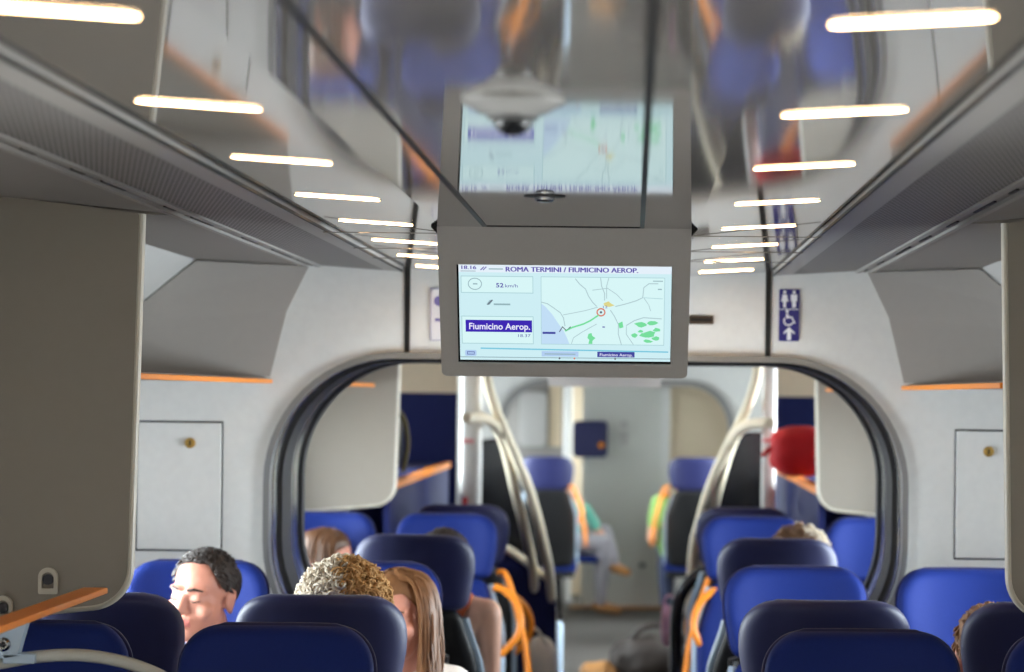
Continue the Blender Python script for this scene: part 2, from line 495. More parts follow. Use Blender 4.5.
# ------------------------------------------------------------------ ceiling lights
LD = [379, 286, 231.3, 194.7, 169.5, 150.8, 136, 125.5]
LY = [F * .348 / d for d in LD]
def light_strip():
    t = thing('ceiling_light', 'lamp', 'light')
    a = math.atan2(.016, .27)
    R = Matrix.Rotation(-a, 4, 'Y')
    bm = new(); n = 10; L2, w = .076, .018
    poly = [(L2 - w + w * cs(q), w * sn(q)) for q in [-pi / 2 + pi * k / n for k in range(n + 1)]] + [(-L2 + w + w * cs(q), w * sn(q)) for q in [pi / 2 + pi * k / n for k in range(n + 1)]]
    prism(bm, poly, lambda u, v, t_: (u, v, t_), -.0010, .004)
    bmesh.ops.transform(bm, matrix=R, verts=bm.verts); obj('diffuser', bm, 'lamp', t)
    bm = new(); po = [(x + (.002 if x > 0 else -.002), z * 1.08) for x, z in poly]
    prism(bm, po, lambda u, v, t_: (u, v, t_), -.0004, .004)
    bmesh.ops.transform(bm, matrix=R, verts=bm.verts); obj('frame', bm, 'satin', t)
    return t
ORD = ['nearest', 'second', 'third', 'fourth', 'fifth', 'sixth', 'seventh', 'eighth']
proto = None
for s in (1, -1):
    for k, y in enumerate(LY):
        lab = '%s slim white ceiling light from the camera, %s row' % (ORD[k], 'right' if s > 0 else 'left')
        x = .3875 if s > 0 else -.399
        loc = (x, y, 2.04 + (abs(x) - .26) * .016 / .27 - .001)
        if proto is None:
            proto = light_strip(); proto.location = loc; o = proto
            right_kids = True
        elif s > 0: o = dup(proto, loc)
        else:
            o = dup(proto, loc, pi)
        o['label'] = lab; o['group'] = 'slim ceiling lights %s of the aisle' % ('right' if s > 0 else 'left')
# beyond the bulkhead the rows go on
for s in (1, -1):
    for k, y in enumerate((-1, 0.05, 1.1, 2.1, 11.6, 12.7, 13.8, 15.2, 17, 19, 21, 23, 25)):
        x = .4 * s
        o = dup(proto, (x, y, 2.0475), 0 if s > 0 else pi)
        o['label'] = ('slim ceiling light beyond the portal, hidden behind the monitor' if y > 5 else 'slim ceiling light above the camera, outside the photo'); o['group'] = 'ceiling lights beyond the portal' if y > 5 else 'ceiling lights above the camera'

# ------------------------------------------------------------------ information monitor
def text_into(bm, s, x0, x1, zc, h, mi, to3, t, bold=.0, align='L'):
    cu = bpy.data.curves.new('t', 'FONT'); cu.body = s; cu.size = 1; cu.offset = bold; cu.resolution_u = 3
    o = bpy.data.objects.new('t', cu); COL.objects.link(o)
    bpy.context.view_layer.update()
    dg = bpy.context.evaluated_depsgraph_get()
    me = bpy.data.meshes.new_from_object(o.evaluated_get(dg), depsgraph=dg)
    xs = [v.co.x for v in me.vertices]; ys = [v.co.y for v in me.vertices]
    ax, bx, ay, by = min(xs), max(xs), min(ys), max(ys)
    cap = .73
    vs = [bm.verts.new(to3(x0 + (v.co.x - ax) / (bx - ax) * (x1 - x0), zc + (v.co.y - cap / 2) / cap * h, t)) for v in me.vertices]
    for p in me.polygons:
        try:
            f = bm.faces.new([vs[i] for i in p.vertices]); f.material_index = mi
        except ValueError: pass
    bpy.data.objects.remove(o); bpy.data.curves.remove(cu); bpy.data.meshes.remove(me)

SCR = ['scr_bg', 'scr_head', 'scr_panel', 'scr_line', 'scr_blue', 'scr_navy', 'scr_text', 'scr_white', 'scr_grey', 'scr_sea',
       'scr_green', 'scr_pale', 'scr_cyan', 'scr_red', 'scr_yellow', 'scr_road', 'scr_dot']
SI = {k: i for i, k in enumerate(SCR)}
TOPZ, BOTZ = 2.04, 1.736
DYF = .185                                             # the front face leans: its lower edge is farther away
FL = math.hypot(TOPZ - BOTZ, DYF)
mon = thing('information_monitor', 'grey ceiling monitor showing a route map and train speed', 'monitor', (-.011, MY, 0))
HW = .260
fd = Vector((0, DYF, BOTZ - TOPZ)).normalized()        # down the face
fn = Vector((0, -fd.z * -1, 0)); fn = Vector((0, (BOTZ - TOPZ) / FL, -DYF / FL))   # outward normal of the face (towards the viewer, down)
def face(u, v, t):                                     # u across, v down the face from the ceiling, t outwards
    p = Vector((u, 0, TOPZ)) + fd * v + fn * t
    return (p.x, p.y, p.z)
# housing: wedge with a window cut for the screen
bm = new()
sx, v0, v1 = .222, .249 * FL, .912 * FL
outer = rounded([(-HW, 0), (HW, 0), (HW - .003, FL), (-HW + .003, FL)], [0, 0, .012, .012], 6)
inner = [(-sx, v0), (sx, v0), (sx, v1), (-sx, v1)]
tri = tessellate_polygon([[Vector((u, v, 0)) for u, v in outer], [Vector((u, v, 0)) for u, v in inner]])
allp = outer + inner
fv = [bm.verts.new(face(u, v, 0)) for u, v in allp]
for q in tri:
    bm.faces.new([fv[i] for i in q])
rv = [bm.verts.new(face(u, v, -.02)) for u, v in inner]
no = len(outer)
for i in range(4):
    j = (i + 1) % 4; bm.faces.new((fv[no + i], fv[no + j], rv[j], rv[i]))
# back of the wedge mirrors the front
def back(u, v):
    x, y, z = face(u, v, 0); return (x, 2 * DYF + .07 - y, z)
bv = [bm.verts.new(back(u, v)) for u, v in outer]
bm.faces.new(bv)
for i in range(no):
    j = (i + 1) % no; bm.faces.new((fv[i], fv[j], bv[j], bv[i]))
obj('housing', bm, 'housing', mon, smooth=True, angle=30)
for s in (-1, 1):
    bm = new(); prism(bm, [(s * HW, 0), (s * (HW + .012), 0), (s * HW, .014)], face, -.004, .004); obj('clip', bm, 'seam_black', mon)

# screen
gx = lambda x: -sx + (x - 457) / (671 - 457) * 2 * sx
gv = lambda y: v0 + (y - 264) / (363 - 264) * (v1 - v0)
TS = -.0045; bm = new()
prism(bm, [(-sx, v0), (sx, v0), (sx, v1), (-sx, v1)], face, -.0065, -.0055)
obj('screen_surround', bm, 'screen_black', mon)
bm = new()
def rect(x0, y0, x1, y1, k, lv):
    prism(bm, [(gx(x0), gv(y0)), (gx(x1), gv(y0)), (gx(x1), gv(y1)), (gx(x0), gv(y1))], face, TS - .0004, TS + lv * .0002, SI[k])
def shape(pts, k, lv): prism(bm, [(gx(x), gv(y)) for x, y in pts], face, TS - .0004, TS + lv * .0002, SI[k])
def line(pts, w, k, lv):
    for (xa, ya), (xb, yb) in zip(pts, pts[1:]):
        d = Vector((xb - xa, yb - ya)); d.normalize(); q = Vector((-d.y, d.x)) * w / 2; e = d * w * .3
        shape([(xa + q.x - e.x, ya + q.y - e.y), (xb + q.x + e.x, yb + q.y + e.y), (xb - q.x + e.x, yb - q.y + e.y), (xa - q.x - e.x, ya - q.y - e.y)], k, lv)
def frame_rect(x0, y0, x1, y1, w, k, lv):
    rect(x0, y0, x1, y0 + w, k, lv); rect(x0, y1 - w, x1, y1, k, lv); rect(x0, y0 + w, x0 + w, y1 - w, k, lv); rect(x1 - w, y0 + w, x1, y1 - w, k, lv)
def txt(s, x0, x1, yc, h, k, lv, bold=0):
    text_into(bm, s, gx(x0), gx(x1), gv(yc), -h / (363 - 264) * (v1 - v0), SI[k], face, TS + lv * .0002, bold)
rect(459, 264.5, 670.5, 360.5, 'scr_bg', 0)
rect(459, 264.5, 670.5, 272.5, 'scr_head', 1)
[txt('ROMA TERMINI / FIUMICINO AEROP.', 506 + d, 637 + d, 268.9, 5.0, 'scr_text', 2 + d * .1) for d in (-.3, 0, .3)]
[txt('18.16', 462 + d, 476.5 + d, 267.6, 3.6, 'scr_text', 2 + d * .1) for d in (-.2, .2)]
rect(461, 271.0, 476, 271.7, 'scr_grey', 2)
line([(481, 270), (484, 267.2)], .9, 'scr_text', 2); line([(483.5, 270), (486.5, 267.2)], .9, 'scr_text', 2); rect(489, 268.5, 503, 269.6, 'scr_grey', 2)
rect(461, 276, 533, 293, 'scr_panel', 1); frame_rect(461, 276, 533, 293, .7, 'scr_line', 2)
ring = [(475 + 6.6 * cs(a), 284 + 5.6 * sn(a)) for a in [2 * pi * k / 20 for k in range(21)]]
line(ring, .8, 'scr_grey', 2); rect(473, 283.4, 477.5, 284.6, 'scr_grey', 2)
txt('52', 496, 503.5, 285, 4.4, 'scr_text', 2, .02); txt('km/h', 505, 517.5, 285.4, 3.4, 'scr_text', 2, .0)
shape([(486, 304.5), (489.5, 300), (493, 300), (489.5, 304.5)], 'scr_grey', 2); line([(487.5, 304.5), (492, 300)], .9, 'scr_dot', 3); rect(493.5, 303.4, 510, 305, 'scr_grey', 2)
rect(461, 316, 533, 344, 'scr_panel', 1); frame_rect(461, 316, 533, 344, .7, 'scr_line', 2)
rect(465, 320, 531.5, 332, 'scr_blue', 2); txt('Fiumicino Aerop.', 468.5, 529.5, 326, 6.6, 'scr_white', 3, .018)
txt('18.37', 517.5, 530, 335.3, 3.0, 'scr_text', 2, .0)
rect(540.5, 276, 664, 344, 'scr_panel', 1); frame_rect(540.5, 276, 664, 344, .6, 'scr_line', 2)
shape([(541, 303), (545, 306), (552, 314), (558, 323), (563, 330), (566, 336), (569, 343.4), (541, 343.4)], 'scr_sea', 2)
line([(541, 301.5), (547, 303), (553, 307), (560, 312), (563, 317), (564.5, 325)], .9, 'scr_road', 3)
line([(563, 314), (573, 312), (585, 309.5), (597, 306)], .7, 'scr_road', 3)
line([(575, 278), (579, 283), (585, 288), (588, 295), (592, 301), (596, 305)], .9, 'scr_road', 3)
line([(600, 277), (601, 285), (604, 292), (604, 299)], .9, 'scr_road', 3); line([(608, 277), (606, 285), (606, 297)], .8, 'scr_road', 3)
line([(592, 289), (607, 287), (616, 293), (622, 299)], .7, 'scr_road', 3)
line([(615, 305), (625, 302.5), (636, 299), (642, 296), (643, 286), (648, 282), (657, 282)], .9, 'scr_road', 3)
line([(643, 296), (648, 303), (650, 309)], .7, 'scr_road', 3); line([(643, 296), (662, 297)], .5, 'scr_line', 3)
line([(610, 309), (614, 315), (618, 323), (618, 333), (621, 343)], .9, 'scr_road', 3); line([(626, 325), (626, 333), (633, 343)], .7, 'scr_road', 3)
line([(626, 324), (634, 319), (643, 316), (661, 317)], .9, 'scr_road', 3)
line([(571, 343), (573, 337), (582, 331), (596, 323)], .7, 'scr_road', 3)
line([(565, 330), (572, 326.5), (583, 323), (590, 319.5), (598, 314)], 1.5, 'scr_green', 4)
line([(559, 331), (562, 326), (566, 330), (570, 326)], .8, 'scr_dot', 4)
shape([(603, 302), (608, 300), (611, 302.5), (614, 304), (609, 305.5), (604, 305)], 'scr_yellow', 3)
txt('12', 602.5, 607, 305.5, 2.6, 'scr_text', 4, 0)
ring = [(600.5 + 3.9 * cs(a), 311 + 3.6 * sn(a)) for a in [2 * pi * k / 18 for k in range(19)]]
line(ring, 1.3, 'scr_red', 4); shape([(600.5 + 1.2 * cs(2 * pi * k / 10), 311 + 1.1 * sn(2 * pi * k / 10)) for k in range(10)], 'scr_dot', 5)
shape([(588, 333), (591, 332), (592, 335), (595, 337), (592, 340), (592, 343), (588, 343), (589, 339), (587, 337)], 'scr_green', 3)
for cx, cy, w in ((640, 323, 7), (652, 321, 6), (657, 328, 5), (648, 333, 9), (640, 330, 4), (634, 334, 5), (655, 337, 5), (648, 340, 5)):
    shape([(cx + w * cs(q) * random.uniform(.5, 1.1), cy + w * .45 * sn(q) * random.uniform(.5, 1.1)) for q in [2 * pi * k / 9 for k in range(9)]], 'scr_green', 3)
shape([(618, 322), (622, 320), (623, 326), (619, 327)], 'scr_green', 4)
rect(542, 331.3, 555, 333.3, 'scr_navy', 4); rect(602, 325.3, 604.5, 326.3, 'scr_text', 4)
rect(652, 279, 662, 279.8, 'scr_grey', 4); rect(657, 287, 661, 288, 'scr_grey', 4)
line([(480, 348.6), (668, 350.6)], 1.3, 'scr_cyan', 2)
shape(rounded([(464, 350.5), (475.5, 350.5), (475.5, 356.5), (464, 356.5)], 1.5, 3), 'scr_pale', 2); frame_rect(466, 352, 473.5, 355, .6, 'scr_navy', 3)
rect(541, 351, 578, 356.2, 'scr_pale', 2); rect(544, 353.2, 575, 354.2, 'scr_grey', 3)
rect(597, 351, 634.5, 356.4, 'scr_navy', 2); txt('Fiumicino Aerop.', 599.5, 632.5, 353.8, 3.0, 'scr_white', 3, .01)
rect(459, 357.2, 670.5, 358, 'scr_grey', 1)
for x, k in ((559, 'scr_dot'), (574, 'scr_red'), (615, 'scr_dot')): shape([(x + .9 * cs(2 * pi * q / 8), 358 + 1.0 * sn(2 * pi * q / 8)) for q in range(8)], k, 3)
obj('screen', bm, SCR, mon)
m2 = dup(mon, (0, F / 215, 0), pi, 'far grey ceiling monitor, only its underside showing below the near one')

# dome camera and hatch lock on the ceiling
CY = F * .34 / 295
t = thing('dome_camera', 'silver dome security camera hanging from the glossy ceiling', 'camera', (-.008, CY, 2.04))
def revolve(bm, prof, seg=28, mi=0):
    loft(bm, [[(r * cs(2 * pi * k / seg), r * sn(2 * pi * k / seg), z) for k in range(seg)] for r, z in prof], mi=mi)
bm = new(); revolve(bm, [(.060, 0), (.061, -.004), (.058, -.007), (.050, -.011), (.040, -.017), (.030, -.019)]); obj('base', bm, 'dome_grey', t, smooth=True, angle=50)
bm = new(); revolve(bm, [(.030, -.018), (.0305, -.021), (.028, -.024), (.022, -.026)]); obj('collar', bm, 'satin', t, smooth=True)
bm = new(); ball(bm, (0, 0, -.022), (.0235, .0235, .0215), 3); obj('lens_dome', bm, 'smoked', t, smooth=True)
t = thing('hatch_lock', 'small chrome key lock on the ceiling hatch in front of the monitor', 'lock', (-.022, F * .34 / 198, 2.04))
bm = new(); revolve(bm, [(.036, 0), (.036, -.0015), (.034, -.002)], 24); obj('plate', bm, 'seam_black', t)
bm = new(); revolve(bm, [(.017, -.001), (.017, -.007), (.013, -.010), (.006, -.011)], 24); obj('barrel', bm, 'chrome', t, smooth=True)

# ------------------------------------------------------------------ dividers, racks
def divider(label, s, Yp, xin, hooks=False):
    t = thing('divider_panel', label, 'partition', (0, Yp, 0), group=None)
    z0, z1 = 1.255, 2.066 if Yp < 9 else 2.045
    xo = 1.372
    poly = rounded([(xo, z0 - .05), (xin + .018, z0), (xin, z1), (xo, z1 + .056)], [0, .085, .012, 0], 10)
    poly = [(s * x, z) for x, z in poly]
    bm = new(); prism(bm, poly, XZ, -.016, .016); obj('panel', bm, 'divider', t)
    bm = new(); ed = [(x, z) for x, z in poly if abs(x) < 1.2 and z < 2.03]
    q = rounded([(xo, z0 - .05), (xin + .018, z0), (xin, z1)], [0, .085, 0], 10)
    tube(bm, [(s * x, 0, z) for x, z in q], .0185, 10, flat=.45); obj('edge_trim', bm, 'divider_edge', t, smooth=True)
    if hooks:
        for hx, hz in ((at(50, 579, F / Yp).x, at(50, 579, F / Yp).z), (at(5, 607, F / Yp).x, at(5, 607, F / Yp).z)):
            bm = new(); pth = rounded([(-.02, -.03), (.02, -.03), (.02, .025), (-.02, .025)], [.004, .004, .0195, .0195], 8)
            inn = [(x * .62, z * .62) for x, z in pth]
            poly2 = [Vector((u, v, 0)) for u, v in pth]; hole = [Vector((u, v, 0)) for u, v in inn]
            tr = tessellate_polygon([poly2, hole]); ap = pth + inn
            A = [bm.verts.new((u, -.028, v)) for u, v in ap]; B = [bm.verts.new((u, -.015, v)) for u, v in ap]
            for f in tr:
                bm.faces.new([A[i] for i in f]); bm.faces.new([B[i] for i in f])
            n = len(pth)
            for off in (0, n):
                for i in range(n): bm.faces.new((A[off + i], A[off + (i + 1) % n], B[off + (i + 1) % n], B[off + i]))
            h = obj('hook_plate', bm, 'divider_edge', t, loc=(hx, 0, hz))
            bm = new(); tube(bm, [(0, -.027, 0), (0, -.014, 0)], .011, 14); obj('hook_pin', bm, 'dark_metal', h)
    return t
YD = F / 480
divider('tall grey divider panel at left edge, above the orange rail', -1, YD, .894, True)
divider('grey divider panel cut by the right edge of the photo', 1, YD, .904)
YF = F / 250
divider('pale divider panel beyond the portal, left, beside dark luggage', -1, YF, .80)
divider('pale divider panel beyond the portal, right, beside the red bag', 1, YF, .859)

def overhead_rack(label, s, ya, yb):
    t = thing('overhead_rack', label, 'rack', (0, 0, 0), group=None)
    bm = new(); x0, x1 = (.92, 1.372)
    box(bm, min(s * x0, s * x1), max(s * x0, s * x1), ya, yb, 1.727, 1.738); obj('deck', bm, 'divider', t)
    bm = new(); box(bm, min(s * .900, s * .922), max(s * .900, s * .922), ya, yb, 1.722, 1.7345, bev=.003); obj('edge_rail', bm, 'orange', t)
    if yb < BK:  # grey sheet added over the bulkhead, its colour and outline standing in for shade
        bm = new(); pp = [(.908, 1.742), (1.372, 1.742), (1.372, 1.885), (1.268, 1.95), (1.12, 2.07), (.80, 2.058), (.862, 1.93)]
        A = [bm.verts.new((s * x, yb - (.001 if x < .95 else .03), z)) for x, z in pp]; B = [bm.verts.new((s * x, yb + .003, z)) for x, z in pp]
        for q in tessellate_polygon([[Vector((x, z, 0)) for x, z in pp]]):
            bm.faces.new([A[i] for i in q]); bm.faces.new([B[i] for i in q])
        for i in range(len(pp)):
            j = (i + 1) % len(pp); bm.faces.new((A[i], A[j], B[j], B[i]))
        obj('end_panel', bm, 'shade_grey', t)
    return t
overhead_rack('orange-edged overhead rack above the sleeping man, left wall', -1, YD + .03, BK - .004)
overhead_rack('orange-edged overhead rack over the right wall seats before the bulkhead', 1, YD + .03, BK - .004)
overhead_rack('orange-edged overhead rack beyond the portal at left', -1, BK2 + .05, YF - .03)
overhead_rack('orange-edged overhead rack beyond the portal at right', 1, BK2 + .05, YF - .03)

# near left luggage rack: orange rail, bracket with bolt, bent tube
t = thing('luggage_rail', 'orange luggage rail with grey bolted bracket, bottom left corner', 'rail', (0, 0, 0))
A, B = at(108, 587.5, 512), at(84, 582.5, 512)
ya, yb = 4.2, A.y
xo_, xi_ = A.x, A.x - .05
zt = A.z
bm = new(); box(bm, xi_, xo_, ya, yb, zt - .012, zt, bev=.003); obj('rail_board', bm, 'orange', t)
bm = new(); g = F / 545
bp = [at(-14, 627, 545), at(28, 612, 545), at(30, 620, 545), at(24, 640, 545), at(20, 655, 545), at(-14, 660, 545)]
pl = rounded([(p.x, p.z) for p in bp], [0, .006, .01, .012, .004, 0], 5)
prism(bm, pl, XZ, g - .03, g + .01); br = obj('bracket', bm, 'pale_trim', t, bevel=.003)
c = at(7, 643, 545)
bm = new(); tube(bm, [(c.x, g - .03, c.z), (c.x, g - .037, c.z), (c.x, g - .042, c.z)], [.013, .013, .009], 18); b2 = obj('bolt', bm, 'chrome', br, smooth=True)
bm = new(); ball(bm, (c.x, g - .041, c.z), (.006, .004, .006), 2); obj('bolt_socket', bm, 'dark_metal', br, smooth=True)
bm = new(); q = at(22, 656, 545); box(bm, q.x - .03, q.x + .028, g - .03, g + .02, q.z - .012, q.z + .006, bev=.002); obj('bracket_foot', bm, 'pale_trim', br)
bm = new()
tb = [at(-40, 668, 545), at(0, 663, 545), at(35, 657, 545), at(75, 655, 545), at(110, 659, 545), at(140, 667, 545), at(168, 680, 545), at(190, 700, 545), at(200, 760, 545)]
tube(bm, smooth_path(tb, 6), .0115, 12); obj('bent_tube', bm, 'tube_grey', t, smooth=True)

# far luggage racks (left and right, beyond the divider panels)
def luggage_rack(label, s, xin):
    t = thing('luggage_rack', label, 'rack', (0, 0, 0), group=None)
    ya, yb = YF + .03, F / 189
    zs = 1.335
    X = lambda a, b: (min(s * a, s * b), max(s * a, s * b))
    x0, x1 = X(xin + .03, 1.372)
    bm = new(); box(bm, x0, x1, ya, yb, zs - .02, zs - .004); obj('shelf', bm, 'navy_board', t)
    bm = new(); a, b = X(xin, xin + .04); box(bm, a, b, ya, yb, zs - .03, zs, bev=.004); obj('edge_rail', bm, 'orange', t)
    bm = new(); a, b = X(xin + .01, xin + .035); box(bm, a, b, ya, yb, .4, zs - .03); obj('front_panel', bm, 'navy_board', t)
    bm = new(); a, b = X(xin - .03, 1.372); box(bm, a, b, yb, yb + .03, .0, 1.70); obj('end_panel', bm, 'navy_board', t)
    bm = new(); box(bm, a, b, yb, yb + .05, 1.70, 2.035); obj('upper_panel', bm, 'cream_wall', t)
    return t
luggage_rack('navy luggage rack with orange edge beyond the portal, left, holding dark luggage', -1, .83)
luggage_rack('navy luggage rack with orange edge beyond the portal, right, holding the red bag', 1, .872)

def soft_bag(bm, c, r, sq=3.2, sag=.0, jitter=.03, n=24, mi=0):
    """super-ellipsoid with creases"""
    m = 16; rings = []
    for i in range(m + 1):
        a = -pi / 2 + pi * i / m; ring = []
        for k in range(n):
            b = 2 * pi * k / n
            f = lambda v: math.copysign(abs(v) ** (2 / sq), v)
            ca = max(cs(a), 1e-3)
            p = Vector((r[0] * f(ca) * f(cs(b)), r[1] * f(ca) * f(sn(b)), r[2] * f(sn(a))))
            d = 1 + jitter * noise.noise(p * 14 + Vector(c)); p *= d
            ring.append(Vector(c) + p)
        rings.append(ring)
    loft(bm, rings, mi=mi)
zs = 1.335
t = thing('backpack', 'dark backpack with olive strap on the far left luggage rack', 'bag', (0, 0, 0))
cb = Vector((-1.0, F / 232, zs + .17))
bm = new(); soft_bag(bm, cb, (.14, .12, .165)); obj('bag_body', bm, 'dark_bag', t, smooth=True, angle=60)
bm = new(); soft_bag(bm, cb + Vector((.0, -.12, -.05)), (.10, .045, .09)); obj('front_pocket', bm, 'dark_bag', t, smooth=True, angle=60)
bm = new(); tube(bm, smooth_path([cb + Vector(p) for p in ((.06, -.09, .15), (.14, -.08, .10), (.165, -.06, -.02), (.145, -.06, -.15))]), .022, 10, flat=.5); obj('strap', bm, 'olive_bag', t, smooth=True)
bm = new(); tube(bm, smooth_path([cb + Vector(p) for p in ((-.05, 0, .15), (0, 0, .2), (.05, 0, .15))]), .01, 8); obj('top_handle', bm, 'dark_bag', t, smooth=True)
t = thing('red_bag', 'round red cloth bag on the far right luggage rack', 'bag', (0, 0, 0))
cr = Vector((.87, F / 226, zs + .125))
bm = new(); soft_bag(bm, cr, (.135, .16, .112), 2.6, jitter=.1); obj('bag_body', bm, 'red_cloth', t, smooth=True, angle=60)
bm = new(); tube(bm, smooth_path([cr + Vector(p) for p in ((-.11, -.05, .02), (-.145, -.08, .0), (-.16, -.06, -.02))]), .012, 8); obj('drawstring', bm, 'red_cloth', t, smooth=True)

# ------------------------------------------------------------------ seats
def seat_outline_head(z):
    """half width of the headrest at height z (0.985 .. 1.235)"""
    zt, r = 1.235, .085
    w = .168 + (.197 - .168) * min(1, max(0, (z - .985) / .13)) ** .8
    if z > zt - r: w = w - r + math.sqrt(max(0, r * r - (z - zt + r) ** 2)) * 1.0
    zb, rb = .985, .03
    if z < zb + rb: w = w - rb + math.sqrt(max(0, rb * rb - (zb + rb - z) ** 2))
    return w
def seat_outline_back(z):
    q = min(1, max(0, (.985 - z) / .22)); q = q * q * (3 - 2 * q)
    w = .160 + .053 * q
    if z > .955: w -= .03 * ((z - .955) / .03) ** 2
    return w
def slab(bm, zlo, zhi, wf, y_of, tf, tb, wing, nz=18, nx=14, crown=.5, grow=0):
    """a padded shell: front surface tf in front of the mid surface, back surface tb behind it"""
    F_, B_ = [], []
    for i in range(nz + 1):
        v = i / nz; vv = .5 - .5 * cs(pi * v)
        z = zlo + (zhi - zlo) * vv
        w = max(.012, wf(z) + grow)
        rf, rb = [], []
        for j in range(nx + 1):
            u = -1 + 2 * j / nx; u = sn(u * pi / 2)
            x = u * w
            y = y_of(z) - wing * abs(x / .2) ** 2.2
            ez = min(1, (1 - abs(2 * vv - 1)) * (zhi - zlo) / .05); eu = min(1, (1 - abs(u)) * w / .04)
            e = (1 - (1 - min(ez, 1)) ** 2) ** .5 * (1 - (1 - eu) ** 2) ** .5
            e = .18 + .82 * e
            rf.append(bm.verts.new((x, y - tf * e, z))); rb.append(bm.verts.new((x, y + tb * e, z)))
        F_.append(rf); B_.append(rb)
    for G in (F_, B_):
        for a, b in zip(G, G[1:]):
            for j in range(nx): bm.faces.new((a[j], a[j + 1], b[j + 1], b[j]))
    for a, b in zip(range(nz), range(1, nz + 1)):
        for j in (0, nx): bm.faces.new((F_[a][j], F_[b][j], B_[b][j], B_[a][j]))
    for i in (0, nz):
        for j in range(nx): bm.faces.new((F_[i][j], F_[i][j + 1], B_[i][j + 1], B_[i][j]))
rec = lambda z: .17 * (z - .44) / .795
HANDLE = {}
def make_seat(handle, aisle, shift=0):
    """faces -y; aisle = +1/-1 is the side of the aisle in the seat's own frame"""
    t = thing('train_seat', 'seat', 'seat')
    bm = new(); slab(bm, .99, 1.232, seat_outline_head, lambda z: rec(z) - .012, .042, .004, .055, grow=-.003); obj('headrest', bm, 'blue_fabric', t, smooth=True, angle=60, sub=1)
    bm = new(); slab(bm, .982, 1.237, seat_outline_head, lambda z: rec(z) + .002, .006, .034, .055, grow=.002); obj('headrest_shell', bm, 'navy_shell', t, smooth=True, angle=60, sub=1)
    bm = new(); slab(bm, .42, .99, seat_outline_back, lambda z: rec(z) - .012, .05, .004, .03, nz=20); obj('backrest', bm, 'blue_fabric', t, smooth=True, angle=60, sub=1)
    bm = new(); slab(bm, .40, .985, seat_outline_back, lambda z: rec(z) + .008, .004, .03, .03, nz=20); obj('back_shell', bm, 'black_shell', t, smooth=True, angle=60, sub=1)
    for s in (-1, 1):
        bm = new(); tube(bm, [(s * (seat_outline_back(z) + .003), rec(z) - .03 * (seat_outline_back(z) / .2) ** 2.2, z) for z in [.42 + .54 * k / 14 for k in range(15)]], .016, 8)
        obj('side_trim', bm, 'pale_trim', t, smooth=True)
    bm = new(); bmc = bm
    slabpts = rounded([(-.22, -.45), (.22, -.45), (.22, .0), (-.22, .0)], [.06, .06, .02, .02], 6)
    prism(bm, slabpts, lambda u, v, q: (u, v, q), .37, .465); obj('cushion', bm, 'blue_fabric', t, bevel=.02, smooth=True)
    bm = new(); prism(bm, [(x * .93, y * .95 - .01) for x, y in slabpts], lambda u, v, q: (u, v, q), .32, .372); obj('seat_pan', bm, 'black_shell', t, bevel=.01)
    bm = new(); box(bm, -.05, .05, -.28, -.12, .02, .33, bev=.01); box(bm, -.14, .14, -.34, -.06, .0, .025, bev=.006); obj('pedestal', bm, 'dark_metal', t)
    if handle:
        s, hs, dz = aisle, shift, (-.10 if handle == 'loop' else 0)
        bm = new(); pts = [(s * (.184 + hs), .06, .955 + dz), (s * (.225 + hs), .05, .945 + dz), (s * (.27 + hs), .03, .90 + dz), (s * (.292 + hs), .01, .83 + dz), (s * (.275 + hs), .0, .765 + dz), (s * (.215 + hs), .0, .70 + dz)]
        tube(bm, smooth_path([Vector(p) for p in pts], 6), .0145, 10); obj('grab_handle', bm, 'orange', t, smooth=True)
        if handle == 'full':
            bm = new(); pts = [(s * (.19 + hs), .13, 1.01), (s * (.225 + hs), .125, 1.0), (s * (.262 + hs), .12, .90), (s * (.30 + hs), .12, .75), (s * (.318 + hs), .10, .62), (s * (.32 + hs), .02, .57)]
            tube(bm, smooth_path([Vector(p) for p in pts], 6), [.012] + [.024] * 30, 10, flat=.55); obj('armrest', bm, 'orange', t, smooth=True)
    return t
protos = {}
def seat(S, X, facing, label, handle=0, group=None, style='full', shift=0):
    """facing: 'us' or 'away'; handle: +1/-1 world side of the handle, 0 none"""
    rz = 0 if facing == 'us' else pi
    Y = F / S - .17 if facing == 'us' else F / S + .17
    loc_side = handle if facing == 'us' else -handle
    key = (loc_side, style, shift) if loc_side else 0
    if key not in protos:
        o = make_seat(style if loc_side else None, loc_side, shift); protos[key] = o
        o.location = (X, Y, 0); o.rotation_euler = (0, 0, rz); o['label'] = label
    else: o = dup(protos[key], (X, Y, 0), rz, label)
    if group: o['group'] = group
    return o
AX, WX = .58, 1.05
g = 'blue train seats'
seat(499, -.567, 'us', 'dark navy seat left of the aisle, nearest the camera', 0, g)
seat(499, .592, 'us', 'dark navy seat right of the aisle, nearest the camera', 0, g)
seat(499, -WX, 'us', 'navy seat beneath the orange luggage rail', 0, g)
seat(499, 1.068, 'us', 'navy seat cut off by the bottom right corner', 0, g)
seat(438, -AX, 'away', 'navy seat back in front of the curly blond head', 0, g)
seat(438, AX, 'away', 'navy seat back, second from the camera right of the aisle', 0, g)
seat(438, -1.092, 'away', 'navy seat back in front of the sleeping man', 0, g)
seat(438, 1.092, 'away', 'navy seat back hiding a brown-haired head at the right edge', 0, g)
seat(364, -AX, 'us', 'blue seat the long-haired girl sits in', 0, g)
seat(364, AX, 'us', 'empty bright blue seat right of the aisle before the bulkhead', 0, g)
seat(364, -WX, 'us', 'blue seat the sleeping man sits in', 0, g)
seat(364, WX, 'us', 'empty blue seat under the right access panel', 0, g)
seat(306, -AX, 'away', 'dark seat back beyond the portal in front of the bare-armed woman', 0, g)
seat(306, .612, 'away', 'dark seat back beyond the portal in front of brown-grey hair', 0, g)
seat(258, -AX, 'us', 'bright blue seat with orange handle beyond the portal, left of aisle', 1, g)
